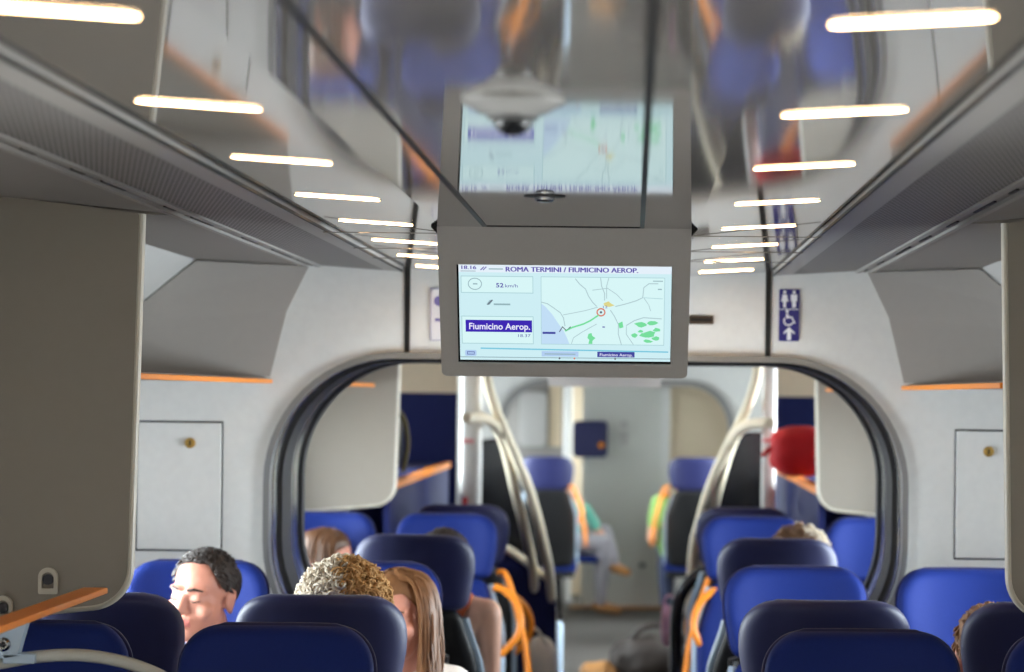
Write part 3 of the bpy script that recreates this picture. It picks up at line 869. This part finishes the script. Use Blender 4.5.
seat(258, .598, 'us', 'bright blue seat with orange handle beyond the portal, right of aisle', -1, g, 'full', -.066)
seat(258, -WX, 'us', 'blue seat against the left wall beyond the portal, head before it', 0, g)
seat(258, 1.075, 'us', 'blue seat against the right wall beyond the portal', 0, g)
seat(240, -AX, 'away', 'seat with orange handle directly behind the bright blue one, left', 1, g, 'loop')
seat(240, .598, 'away', 'seat with orange handle directly behind the bright blue one, right', -1, g, 'loop', -.066)
g2 = 'seats at the far end of the carriage'
seat(134, -.505, 'away', 'small far navy seat back with orange handle, left of the grey door', 1, g2, 'full', -.03)
seat(133, .60, 'away', 'small far navy seat with orange handle, right of the grey door', -1, g2)

# ------------------------------------------------------------------ vestibule beyond: columns, rails, screens
def column(label, xa, xb, S, red):
    a, b = at(xa, 430, S), at(xb, 430, S); y = a.y
    t = thing('white_column', label, 'column', ((a.x + b.x) / 2, y, 0))
    w = (b.x - a.x) / 2
    bm = new(); prism(bm, rounded([(-w, -w), (w, -w), (w, w), (-w, w)], w * .6, 6), lambda u, v, q: (u, v, q), 0, 2.039); obj('post', bm, 'white_plastic', t, smooth=True)
    for (x0, y0, x1, y1, m) in red:
        p, q = at(x0, y1, S), at(x1, y0, S)
        bm = new(); box(bm, p.x - t.location.x, q.x - t.location.x, -w - .004, -w + .006, p.z, q.z); obj('sticker', bm, m, t)
    return t
column('white column with red stickers left of the aisle beyond the seats', 460, 482, 222, [(463, 439, 474, 443, 'pink_mark'), (463, 497, 468, 511, 'red_mark')])
column('white column with thin red mark right of the aisle beside the red bag', 762, 776, 222, [(762.5, 439, 773, 441.5, 'red_mark')])
def rail(label, ptsA, ptsB, S0, S1):
    t = thing('grab_rail', label, 'handrail', (0, 0, 0))
    for nm, pts in (('long_rail', ptsA), ('short_rail', ptsB)):
        bm = new(); n = len(pts)
        tube(bm, smooth_path([at(x, y, S0 + (S1 - S0) * i / (n - 1)) for i, (x, y) in enumerate(pts)], 8), .0235, 12)
        obj(nm, bm, 'cream_rail', t, smooth=True)
    return t
rail('pair of cream curved grab rails left of the aisle', [(484, 344), (488, 384), (500, 420), (515, 455), (530, 492), (543, 540), (551, 590), (553, 690)], [(466, 418), (484, 418), (496, 427), (505, 448), (515, 490), (526, 535), (534, 580), (537, 690)], 228, 206)
rail('pair of cream curved grab rails right of the aisle', [(760, 344), (756, 380), (746, 410), (728, 446), (712, 482), (700, 520), (692, 565), (690, 690)], [(770, 423), (752, 424), (740, 430), (731, 446), (720, 482), (711, 520), (704, 565), (702, 690)], 228, 206)
def screen_panel(name, label, pts, S, m, railpts=None, th=.02):
    t = thing(name, label, 'partition', (0, F / S, 0))
    P = [at(x, y, S) for x, y in pts]
    P = [(p.x, max(p.z, 0) if p.z > .3 else 0) for p in P]
    bm = new(); prism(bm, P, XZ, 0, th); obj('panel', bm, m, t)
    if railpts:
        bm = new(); tube(bm, smooth_path([Vector((at(x, y, S).x, 0, at(x, y, S).z)) for x, y in railpts], 6), .02, 10); obj('top_rail', bm, 'cream_rail', t, smooth=True)
    else:
        bm = new(); tube(bm, [Vector((x, th / 2, z)) for x, z in P[:-1]], .012, 8); obj('rim', bm, 'dark_metal', t, smooth=True)
    return t
screen_panel('draught_screen', 'dark glass draught screen behind the left cream grab rails', [(482, 700), (482, 440), (498, 440), (509, 470), (520, 515), (531, 570), (536, 700)], 204, 'smoked')
screen_panel('draught_screen', 'dark glass draught screen behind the right cream grab rails', [(764, 700), (764, 432), (744, 434), (734, 455), (722, 492), (712, 535), (706, 700)], 204, 'smoked')
screen_panel('low_partition', 'low navy partition with cream top rail, left of the aisle', [(494, 760), (494, 545), (512, 553), (545, 577), (556, 600), (556, 760)], 209, 'navy_board', [(498, 546), (512, 552), (530, 565), (548, 578)])
# light pole standing in the aisle and the dark curved rail at right
p = at(558, 622, 176)
t = thing('aisle_post', 'short pale post left of the aisle floor', 'post', (p.x, p.y, 0))
bm = new(); tube(bm, [(0, 0, 0), (0, 0, p.z - .02), (0, 0, p.z)], [.028, .028, .018], 14); obj('post', bm, 'pale_trim', t, smooth=True)
bm = new(); tube(bm, [(0, 0, 0), (0, 0, .015)], .05, 16); obj('base_ring', bm, 'satin', t, smooth=True)
t = thing('curved_rail', 'dark curved rail over the pink bag right of the aisle', 'handrail', (0, 0, 0))
bm = new(); tube(bm, smooth_path([at(x, y, 212) for x, y in ((712, 570), (698, 575), (685, 588), (678, 606), (676, 640), (676, 752))], 8), .03, 12); obj('rail', bm, 'dark_metal', t, smooth=True)

# far bulkhead with a second portal and the grey door
SB2 = 127.0
b2 = bulkhead('wall_end', F / SB2, F / SB2 + .12)
tt = struct(band('trim_3', -.03, .02, F / SB2 - .03, F / SB2 + .14, 'satin', None))
bm = new(); box(bm, -WALLX, WALLX, Y1 - .5, Y1 - .44, 0, 2.04); struct(obj('wall_front', bm, 'cream_wall'))
dd = F / SB2 + .35
a, b = at(607, 500, F / dd), at(660, 500, F / dd)
bm = new(); box(bm, a.x - .2, b.x, dd, dd + .05, 0, 2.035); d1 = struct(obj('door_1', bm, 'door_grey'))
bm = new(); box(bm, b.x, b.x + .075, dd - .02, dd + .06, 0, 2.035); obj('door_frame', bm, 'white_plastic', d1)
c = at(624, 425, F / dd); bm = new(); box(bm, c.x - .028, c.x + .028, dd - .012, dd + .002, c.z - .03, c.z + .03, bev=.005); obj('vent', bm, 'housing', d1)
c = at(624, 439, F / dd); bm = new(); box(bm, c.x - .034, c.x + .034, dd - .012, dd + .002, c.z - .05, c.z + .05, bev=.005); obj('door_sign', bm, 'housing', d1)
c = at(642, 565, F / dd); bm = new(); ball(bm, (c.x, dd - .015, c.z), (.03, .02, .02), 2); obj('door_knob', bm, 'satin', d1, smooth=True)
bm = new(); box(bm, -.36, .45, dd - .16, dd, 0, .02); obj('threshold', bm, 'tan_bag', d1)
# right end wall next to the door, cream
bm = new(); box(bm, b.x + .08, WALLX, dd + .03, dd + .08, 0, 2.035); struct(obj('wall_cream', bm, 'cream_wall'))
# left: end panel with a rounded white cupboard and a navy box standing in for a seat
t = thing('end_cupboard', 'pale cupboard door seen through the far left arch', 'cupboard', (0, dd + .6, 0))
Sx = F / (dd + .6)
p, q = at(519, 446, Sx), at(547, 392, Sx)
bm = new(); prism(bm, rounded([(p.x, p.z), (q.x, p.z), (q.x, q.z), (p.x, q.z)], .05, 6), XZ, -.05, 0); obj('cupboard_door', bm, 'cove', t)
bm = new(); prism(bm, rounded([(p.x - .1, .0), (q.x + .14, .0), (q.x + .14, 2.03), (p.x - .1, 2.03)], .03, 4), XZ, 0, .3); obj('cupboard_body', bm, 'ceiling_trim', t)
bm = new(); box(bm, q.x + .02, q.x + .12, -.03, 0, p.z, 2.03); obj('side_strip', bm, 'cream_wall', t)
t = thing('far_post', 'thin white post seen through the far left arch', 'post', (at(568, 420, 123).x, F / 123, 0))
bm = new(); tube(bm, [(0, 0, 0), (0, 0, 2.04)], .035, 12); obj('post', bm, 'white_plastic', t, smooth=True)
bm = new(); tube(bm, [(0, 0, 0), (0, 0, .02)], .06, 12); obj('base_ring', bm, 'satin', t, smooth=True)
t = thing('seat_stand_in', 'navy box standing in for a farther seat, left of the far grey door', 'box', (0, dd, 0))
p, q = at(573, 457, F / dd), at(608, 421, F / dd)  # plain box in place of a farther seat's headrest and orange handle
bm = new(); prism(bm, rounded([(p.x, p.z), (q.x, p.z), (q.x, q.z), (p.x, q.z)], .04, 5), XZ, -.16, 0); obj('box_body', bm, 'navy_shell', t, bevel=.015)
bm = new(); box(bm, p.x + .03, q.x - .03, -.17, -.158, p.z + .03, q.z - .03, bev=.004); obj('box_front', bm, 'navy_shell', t)
bm = new(); ball(bm, (q.x - .05, -.175, p.z + .1), (.025, .015, .025), 2); obj('handle_knob', bm, 'orange', t, smooth=True)

# things on the aisle floor
t = thing('brown_bag', 'dark brown soft bag lying on the aisle floor', 'bag', (0, 0, 0))
bm = new(); c0 = at(655, 655, 168)
soft_bag(bm, (c0.x - .02, c0.y, .13), (.24, .2, .13), 2.5, jitter=.25); obj('bag_body', bm, 'brown_bag', t, smooth=True, angle=60)
bm = new(); tube(bm, smooth_path([Vector((c0.x - .2, c0.y - .05, .18)), Vector((c0.x - .05, c0.y - .1, .33)), Vector((c0.x + .14, c0.y - .05, .30)), Vector((c0.x + .19, c0.y - .02, .15))], 6), .016, 8); obj('handle', bm, 'brown_bag', t, smooth=True)
bm = new(); soft_bag(bm, (c0.x - .33, c0.y - .05, .06), (.11, .1, .06), 2.4, jitter=.3); obj('tan_flap', bm, 'tan_bag', t, smooth=True, angle=60)
t = thing('pink_bag', 'slim pink bag hanging under the dark curved rail', 'bag', (0, 0, 0))
c1 = at(667, 625, 208)
bm = new(); soft_bag(bm, c1, (.03, .07, .10), 2.6); obj('bag_body', bm, 'pink_bag', t, smooth=True, angle=60)
bm = new(); tube(bm, smooth_path([c1 + Vector((-.015, 0, .09)), c1 + Vector((.0, 0, .14)), at(680, 600, 212)], 6), .006, 6); obj('strap', bm, 'pink_bag', t, smooth=True)
t = thing('white_bag', 'rounded white bag beside the orange handles left of the aisle', 'bag', (0, 0, 0))
c2 = at(541, 672, 226)
bm = new(); soft_bag(bm, c2, (.075, .13, .16), 2.5); obj('bag_body', bm, 'white_bag', t, smooth=True, angle=60)
bm = new(); tube(bm, smooth_path([c2 + Vector((-.06, -.08, .08)), c2 + Vector((-.03, -.1, .2)), c2 + Vector((.03, -.08, .12))], 6), .008, 6); obj('strap', bm, 'white_bag', t, smooth=True)
bm = new(); box(bm, c2.x - .085, c2.x + .085, c2.y - .14, c2.y + .14, c2.z - .185, c2.z - .155, bev=.01); box(bm, c2.x - .02, c2.x + .02, c2.y - .02, c2.y + .02, 0, c2.z - .18); obj('stand', bm, 'pale_trim', t)

# ------------------------------------------------------------------ people
def head_shapes(bm, M):
    """face looking along -y, eye level at z = 0, crown at .115, chin at -.115"""
    t = new()
    ball(t, (0, .012, .035), (.076, .094, .084), 3)                 # cranium
    ball(t, (0, -.018, -.02), (.066, .074, .085), 3)                # face
    ball(t, (0, -.03, -.062), (.05, .056, .05), 3)                  # jaw
    ball(t, (0, -.072, -.098), (.024, .02, .018), 2)                # chin
    caps(t, (0, -.083, .016), (0, -.106, -.028), .009, .0125)       # nose bridge
    ball(t, (0, -.108, -.031), (.012, .013, .011), 2)
    for s in (-1, 1):
        ball(t, (s * .011, -.097, -.034), (.009, .012, .008), 2)    # nostril
        caps(t, (s * .014, -.086, .022), (s * .05, -.068, .024), .009, .008)   # brow
        ball(t, (s * .033, -.074, .002), (.0165, .012, .0125), 2)   # closed lid
        caps(t, (s * .022, -.0855, -.002), (s * .044, -.080, -.002), .0028, .0026)
        ball(t, (s * .045, -.058, -.028), (.026, .024, .024), 2)    # cheek
        ball(t, (s * .077, .012, -.006), (.008, .022, .032), 2)     # ear
        caps(t, (s * .083, .028, .012), (s * .083, .016, .024), .006, .006)
        caps(t, (s * .083, .028, .012), (s * .080, .012, -.034), .006, .006)
    caps(t, (-.02, -.084, -.0575), (.02, -.084, -.0575), .0065, .0065)
    ball(t, (0, -.089, -.0565), (.015, .008, .006), 2)
    ball(t, (0, -.087, -.069), (.018, .009, .0065), 2)
    bmesh.ops.transform(t, matrix=M, verts=t.verts)
    me = bpy.data.meshes.new('tmp'); t.to_mesh(me); t.free(); bm.from_mesh(me); bpy.data.meshes.remove(me)

def hand_shapes(bm, wrist, d, side, palm_n):
    """five fingers, loosely curled; d = direction of the fingers, palm_n = out of the palm"""
    d = d.normalized(); palm_n = (palm_n - d * palm_n.dot(d)).normalized(); a = d.cross(palm_n).normalized() * side
    pc = wrist + d * .045
    for k in (-1, 0, 1): caps(bm, wrist + a * k * .012, wrist + d * .08 + a * k * .024, .017, .013)
    for k, L in zip((-1.5, -.5, .5, 1.5), (.058, .075, .08, .07)):
        b = wrist + d * .085 + a * k * .0185; m1 = b + d * L * .5 + palm_n * .006; m2 = m1 + (d * .75 + palm_n * .65).normalized() * L * .34; m3 = m2 + (d * .35 + palm_n).normalized() * L * .24
        caps(bm, b, m1, .0088, .0082, 8); caps(bm, m1, m2, .0082, .0075, 8); caps(bm, m2, m3, .0075, .0065, 8)
    b = wrist + d * .03 + a * .028; m1 = b + (d * .6 + a * .7 + palm_n * .3).normalized() * .04; m2 = m1 + (d * .95 + palm_n * .3).normalized() * .032
    caps(bm, b, m1, .012, .0095, 8); caps(bm, m1, m2, .0095, .0075, 8)

def person(label, loc, rz, headp, yaw=0, pitch=0, hroll=0, lean=0, top='cloth_white', sleeves='short', legs='cloth_dark', skin='skin_fair',
           arms=None, legp=None, hair=None, voxel=.0075, wide=1, shoe='shoe', hands=True, slim=1, shw=None, nbx=None, nbz=0, brows=None):
    """headp = eye-level centre of the head in the person's own frame (faces -y, floor z = 0)"""
    t = thing('person', label, 'person', loc, rz)
    H = Vector(headp); H.y = min(H.y, -.01)
    nb = Vector((nbx if nbx is not None else H.x * .75, -.03 + (H.y + .07) * .6, H.z - .15 + nbz))  # neck base
    pel = Vector((lean * .0, -.15, .565))
    ch = pel.lerp(nb, .68) + Vector((0, .0, 0)); wa = pel.lerp(nb, .32)
    sh = {s: nb + Vector((s * (shw or .165 * wide), .01, -.045)) for s in (-1, 1)}
    ar = {s: (sh[s] + Vector((s * .055, -.05, -.27)), sh[s] + Vector((s * -.02, -.25, -.33))) for s in (-1, 1)}
    if arms: ar.update({s: (Vector(a[0]), Vector(a[1])) for s, a in arms.items()})
    lg = {s: (Vector((s * .09, -.15, .55)), Vector((s * .105, -.49, .52)), Vector((s * .10, -.40, .09)), Vector((s * .11, -.52, .045))) for s in (-1, 1)}
    if legp: lg.update({s: tuple(Vector(p) for p in a) for s, a in legp.items()})
    MH = Matrix.Translation(H) @ Matrix.Rotation(yaw, 4, 'Z') @ Matrix.Rotation(hroll, 4, 'Y') @ Matrix.Rotation(pitch, 4, 'X')
    def torso(bm, g, out=1):
        for s in (-1, 1):
            caps(bm, pel + Vector((s * .06, 0, 0)), wa + Vector((s * .045 * wide, 0, 0)), .115 * slim + g, .10 * slim + g)
            caps(bm, wa + Vector((s * .045 * wide, 0, 0)), ch + Vector((s * .075 * wide, 0, 0)), .10 * slim + g, .105 * slim + g)
            caps(bm, ch + Vector((s * .075 * wide, 0, 0)), nb.lerp(sh[s], .75 * out) - Vector((0, 0, .02)), .105 * slim + g, .06 + g)
            caps(bm, nb - Vector((0, 0, .01)), nb.lerp(sh[s], out), .048 + g, .05 + g)
    def arm(bm, s, g, part=1.0):
        e, w = ar[s]; el = sh[s].lerp(e, part if part < 1 else 1)
        caps(bm, sh[s], el, .052 + g, (.052 - .013 * min(part, 1)) + g)
        if part >= 1: caps(bm, e, w, .039 + g, .026 + g)
    def leg(bm, s, g, to=3):
        h, k, a, f = lg[s]
        caps(bm, h, k, .085 + g, .056 + g); caps(bm, k, k.lerp(a, .35), .054 + g, .052 + g); caps(bm, k.lerp(a, .35), a, .052 + g, .034 + g)
        if to == 3: caps(bm, a + Vector((0, 0, -.02)), f, .034, .028)
    bm = new(); torso(bm, 0)
    nk = H + MH.to_3x3() @ Vector((0, .03, -.07))
    caps(bm, nb, nk, .056, .052); head_shapes(bm, MH)
    for s in (-1, 1):
        arm(bm, s, 0); leg(bm, s, 0)
        if hands: hand_shapes(bm, ar[s][1], ar[s][1] - ar[s][0], -s, Vector((0, -.2, -1)))
    body = fuse('body', bm, [skin, 'lips'], t, voxel, 3, .4)
    Mi = MH.inverted()
    for p in body.data.polygons:
        q = Mi @ p.center
        p.material_index = 1 if (abs(q.x) < .021 and q.y < -.074 and -.075 < q.z < -.052) else 0
    if brows:
        for s in (-1, 1):
            bm = new(); tube(bm, [MH @ Vector(p) for p in ((s * .015, -.0985, .024), (s * .032, -.094, .029), (s * .052, -.078, .024))], [.0035, .0042, .002], 8); obj('eyebrow', bm, brows, t, smooth=True)
            bm = new(); tube(bm, [MH @ Vector(p) for p in ((s * .018, -.0865, -.003), (s * .033, -.0905, -.006), (s * .048, -.081, -.002))], [.0012, .0022, .0012], 6); obj('eyelash', bm, brows, t, smooth=True)
    bm = new(); torso(bm, .014, .5 if sleeves == 'none' else 1)
    for s in (-1, 1):
        if sleeves == 'short': arm(bm, s, .014, .55)
        elif sleeves == 'long': arm(bm, s, .012, 1)
    if sleeves == 'none': pass
    fuse('shirt', bm, top, t, voxel * 1.3, 3, .5)
    bm = new()
    for s in (-1, 1):
        leg(bm, s, .013, 2); caps(bm, pel + Vector((s * .06, .0, -.01)), lg[s][0], .13, .10)
    fuse('trousers', bm, legs, t, voxel * 1.4, 3, .5)
    for s in (-1, 1):
        h, k, a, f = lg[s]; bm = new(); d = (f - a)
        caps(bm, a + Vector((0, .01, -.03)), f + d.normalized() * .02, .04, .034); ball(bm, a + Vector((0, .02, -.025)), (.042, .05, .035), 2)
        fuse('shoe', bm, shoe, t, .009, 2)
    if hair:
        bm, mats = hair(MH)
        o = obj('hair', bm, mats, t, smooth=True, angle=70)
    return t

def scalp(u, v, g=0.0):
    """point on the cranium: u azimuth (0 = front -y), v elevation 0..pi/2+"""
    c = Vector((0, .012, .035)); r = Vector((.076 + g, .094 + g, .084 + g))
    return c + Vector((r.x * cs(v) * sn(u), -r.y * cs(v) * cs(u), r.z * sn(v)))
def cap_mesh(bm, M, hairline, g=.008, n=36, m=12, mi=0):
    rings = []
    for i in range(m + 1):
        ring = []
        for k in range(n):
            u = 2 * pi * k / n; v0_ = hairline(u); v = v0_ + (pi / 2 - .01 - v0_) * i / m
            gg = g * (.35 + .65 * min(1, i / 2.5)) * (1 + .25 * noise.noise(Vector((u * 3, v * 6, g * 99))))
            ring.append(M @ scalp(u, v, gg))
        rings.append(ring)
    loft(bm, rings, mi=mi)
def wrap(u): return abs((u + pi) % (2 * pi) - pi)
def hl_short(u):
    a = wrap(u)
    if a < .75: return .74 - .02 * (a / .75)
    if a < 1.15: return .72 - (a - .75) / .4 * .70
    if a < 1.4: return .02 - .8 * (a - 1.15)
    if a < 1.75: return -.18 + .25 * (a - 1.4)
    return -.1 - .55 * min(1, (a - 1.75) / .8)
def hair_short(M, m='hair_dark', seed=1, n=520, L=.022, g=.012):
    rnd = random.Random(seed); bm = new(); cap_mesh(bm, M, hl_short, g)
    for k in range(n):
        u = rnd.uniform(-pi, pi); lo = hl_short(u) + .02; v = math.asin(min(.999, rnd.uniform(sn(lo), 1)))
        p = scalp(u, v, g * .6); nrm = (p - Vector((0, .012, .035))).normalized()
        fl = Vector((rnd.uniform(-.4, .4) + .25, -.3 if p.z > .08 else .5, .2 if p.z > .08 else -.6))
        fl = (fl - nrm * fl.dot(nrm))
        q = p + nrm * L * .35 + fl * L * .8; r = q + fl * L * .5 + nrm * L * .05
        tube(bm, [M @ p, M @ q, M @ r], [.0034, .0030, .0008], 5)
    return bm, [m]
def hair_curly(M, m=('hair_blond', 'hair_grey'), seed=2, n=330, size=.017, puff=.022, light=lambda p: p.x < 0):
    rnd = random.Random(seed); bm = new()
    hl = lambda u: -.05 if wrap(u) < .9 else -.75
    cap_mesh(bm, M, hl, puff * .7)
    for k in range(n):
        u = rnd.uniform(-pi, pi); v = math.asin(min(.999, rnd.uniform(sn(hl(u)), 1)))
        p = scalp(u, v, puff * rnd.uniform(.5, 1.2)); nrm = (p - Vector((0, .012, .035))).normalized(); a, b = frame_for(nrm)
        th = rnd.uniform(0, 6.28); r0 = size * rnd.uniform(.5, 1.1); bend = rnd.uniform(1.6, 3.6) * rnd.choice((-1, 1)); pts = []
        for q in range(9):
            w = q / 8; an = th + bend * w
            pts.append(M @ (p + (a * sn(an) - b * cs(an)) * r0 + nrm * (size * .9 * sn(w * pi) * rnd.uniform(.7, 1.1))))
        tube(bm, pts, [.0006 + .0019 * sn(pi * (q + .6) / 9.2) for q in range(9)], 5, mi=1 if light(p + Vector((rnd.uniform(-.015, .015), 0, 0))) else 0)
    return bm, list(m)
def hair_long_fn(M, m='hair_long', seed=3, n=210, length=.36, side=.0, part=.0, spread=.10, front=True, down=None):
    rnd = random.Random(seed); bm = new(); hl = lambda u: (.42 if wrap(u) < .7 else (.42 - (wrap(u) - .7) * 1.3 if wrap(u) < 1.3 else -.36))
    cap_mesh(bm, M, hl, .010)
    dn = M.to_3x3().inverted() @ Vector((0, 0, -1))
    for k in range(n):
        u = rnd.uniform(-pi, pi)
        if wrap(u) < 1.0: continue
        st = scalp(u * .55 if wrap(u) < 1.6 else u, rnd.uniform(.9, 1.45), .010)
        e = scalp(u, rnd.uniform(-.1, .1), .016 + rnd.uniform(0, .010))
        mid = scalp(u, .62, .016 + rnd.uniform(0, .006))
        L = length * rnd.uniform(.7, 1.05)
        out = Vector((e.x, (e.y - .01), 0)).normalized()
        p3 = e + dn * .09 + out * rnd.uniform(.0, .012); p4 = e + dn * L * .6 + out * rnd.uniform(-.01, .02) + Vector((side * .5, 0, 0)); p5 = e + dn * L + out * rnd.uniform(-.02, .03) + Vector((side, 0, 0))
        tube(bm, [M @ q for q in smooth_path([st, mid, e, p3, p4, p5], 3)], [.0055 - .0035 * (i / 15) for i in range(16)], 5)
    return bm, [m]

def place(px_, py_, S): return at(px_, py_, S)
def seated(S_seat, X, facing):
    return ((X, F / S_seat - .17, 0), 0) if facing == 'us' else ((X, F / S_seat + .17, 0), pi)
def local(p, loc, rz):
    d = Vector(p) - Vector(loc); return Matrix.Rotation(-rz, 3, 'Z') @ d

# the sleeping man
loc, rz = seated(364, -1.02, 'us')
h = local(at(203, 596, 378), loc, rz)
person('sleeping dark-haired man with closed eyes, head tipped towards the left window', loc, rz, h, yaw=math.radians(-27), pitch=math.radians(2), hroll=math.radians(5), brows='hair_dark',
       top='cloth_blue', legs='denim', skin='skin_fair', hair=lambda M: hair_short(M, 'hair_dark', 1, 700, .016, .007), voxel=.005)
# long haired girl in the aisle seat opposite the curly head
loc, rz = seated(364, -.52, 'us')
h = local(at(399, 618, 380), loc, rz)
person('girl with long straight brown hair and white top beside the curly head', loc, rz, h, yaw=math.radians(-20), pitch=math.radians(6), hroll=math.radians(-6), brows='hair_brown',
       top='cloth_white', legs='denim', skin='skin_fair', wide=.88, hair=lambda M: hair_long_fn(M, 'hair_long', 3, 260, .40, .0), voxel=.006)
# curly head, seen from behind
loc, rz = seated(438, -.57, 'away')
h = local(at(344, 622, 424), loc, rz)
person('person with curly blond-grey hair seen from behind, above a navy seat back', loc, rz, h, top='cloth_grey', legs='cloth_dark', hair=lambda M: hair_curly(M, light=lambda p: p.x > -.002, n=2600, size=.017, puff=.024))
# head behind the seat at the right edge
loc, rz = seated(438, 1.06, 'away')
h = local(at(991, 659, 428), loc, rz)
person('brown-haired person almost hidden behind the seat back at the right edge', loc, rz, h, top='cloth_dark', legs='denim', skin='skin_fair', wide=.85, hair=lambda M: hair_short(M, 'hair_chestnut', 5, 300, .02, .012))
# beyond the portal: bare-armed woman seen from behind
loc, rz = seated(306, -.60, 'away')
h = local(at(443, 570, 303), loc, rz)
person('bare-armed woman in rust top and printed skirt beyond the portal, left of aisle', loc, rz, h, top='cloth_rust', sleeves='none', legs='cloth_print', skin='skin_tan', wide=.8, slim=.72, shw=.185, nbx=-.07, nbz=.05,
       arms={-1: ((-.262, -.02, .76), (-.22, -.24, .62))}, hair=lambda M: hair_short(M, 'hair_dark', 6, 260, .025, .016))
loc, rz = seated(306, .66, 'away')
h = local(at(800, 568, 302), loc, rz)
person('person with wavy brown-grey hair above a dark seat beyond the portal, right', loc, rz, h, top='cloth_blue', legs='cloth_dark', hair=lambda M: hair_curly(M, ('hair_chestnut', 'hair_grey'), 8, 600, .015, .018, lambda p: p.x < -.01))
loc, rz = seated(258, -1.04, 'us')
h = local(at(329, 562, 262), loc, rz)
person('brown-haired person by the left wall beyond the portal, behind the frame', loc, rz, h, yaw=1.3, pitch=.1, top='cloth_dark', legs='denim', wide=.82, hair=lambda M: hair_long_fn(M, 'hair_brown', 9, 170, .26))
# far person sitting sideways, legs crossed into the aisle
FYp = F / 136 
loc, rz = (-.51, FYp + 1.42, 0), pi / 2
person('far person in teal top with legs crossed into the aisle', loc, rz, (0, -.06, 1.0), top='cloth_teal', sleeves='long', arms={-1: ((-.2, -.27, .82), (-.1, -.36, .68)), 1: ((.2, -.27, .80), (.08, -.36, .68))}, legs='cloth_grey', skin='skin_tan',
       legp={-1: ((-.09, -.15, .55), (-.11, -.42, .55), (-.10, -.40, .09), (-.10, -.52, .045)), 1: ((.09, -.15, .57), (.03, -.42, .63), (-.10, -.50, .40), (-.14, -.59, .34))},
       hair=lambda M: hair_short(M, 'hair_dark', 11, 120), voxel=.011, shoe='tan_bag')
t = thing('folding_seat', 'folding seat under the far person in the teal top', 'seat', (-.51, FYp + 1.42, 0), pi / 2)
bm = new(); box(bm, -.2, .2, -.38, .02, .40, .45, bev=.015); obj('cushion', bm, 'blue_fabric', t)
bm = new(); box(bm, -.2, .2, .02, .07, .40, 1.0, bev=.015); obj('backrest', bm, 'blue_fabric', t)
bm = new(); box(bm, -.04, .04, -.1, .05, 0, .4, bev=.01); obj('pedestal', bm, 'dark_metal', t)
loc, rz = (.50, F / 133 + .16, 0), pi
person('far person in light green top right of the grey door', loc, rz, (0, -.05, 1.08), top='cloth_green', legs='denim', skin='skin_tan', hair=lambda M: hair_short(M, 'hair_brown', 12, 120), voxel=.011)

# ------------------------------------------------------------------ world, camera
w = bpy.data.worlds.new('World'); SC.world = w; w.use_nodes = True
bg = w.node_tree.nodes['Background']
sky = w.node_tree.nodes.new('ShaderNodeTexSky'); sky.sky_type = 'HOSEK_WILKIE'; sky.turbidity = 4
w.node_tree.links.new(sky.outputs[0], bg.inputs[0]); bg.inputs[1].default_value = 1.0

cam = bpy.data.cameras.new('camera'); co = bpy.data.objects.new('camera', cam); COL.objects.link(co)
cam.sensor_width = 36; cam.lens = F * 36 / 1024
cam.shift_x = (512 - VX) / 1024; cam.shift_y = (VY - 336) / 1024
co.matrix_world = Matrix.Translation((CX, 0, CZ)) @ Matrix.Rotation(pi / 2, 4, 'X') @ Matrix.Rotation(ROLL, 4, 'Z')
cam.dof.use_dof = True; cam.dof.focus_distance = MY + .05; cam.dof.aperture_fstop = cam.lens / 1000 / .021
cam.clip_end = 100
SC.camera = co
vs = SC.view_settings
vs.view_transform = 'Standard'; vs.look = 'None'; vs.gamma = 1; vs.use_curve_mapping = False; vs.exposure = 0
SC.cycles.use_denoising = True
SC.cycles.max_bounces = 8; SC.cycles.diffuse_bounces = 5; SC.cycles.glossy_bounces = 4
SC.cycles.sample_clamp_indirect = 6
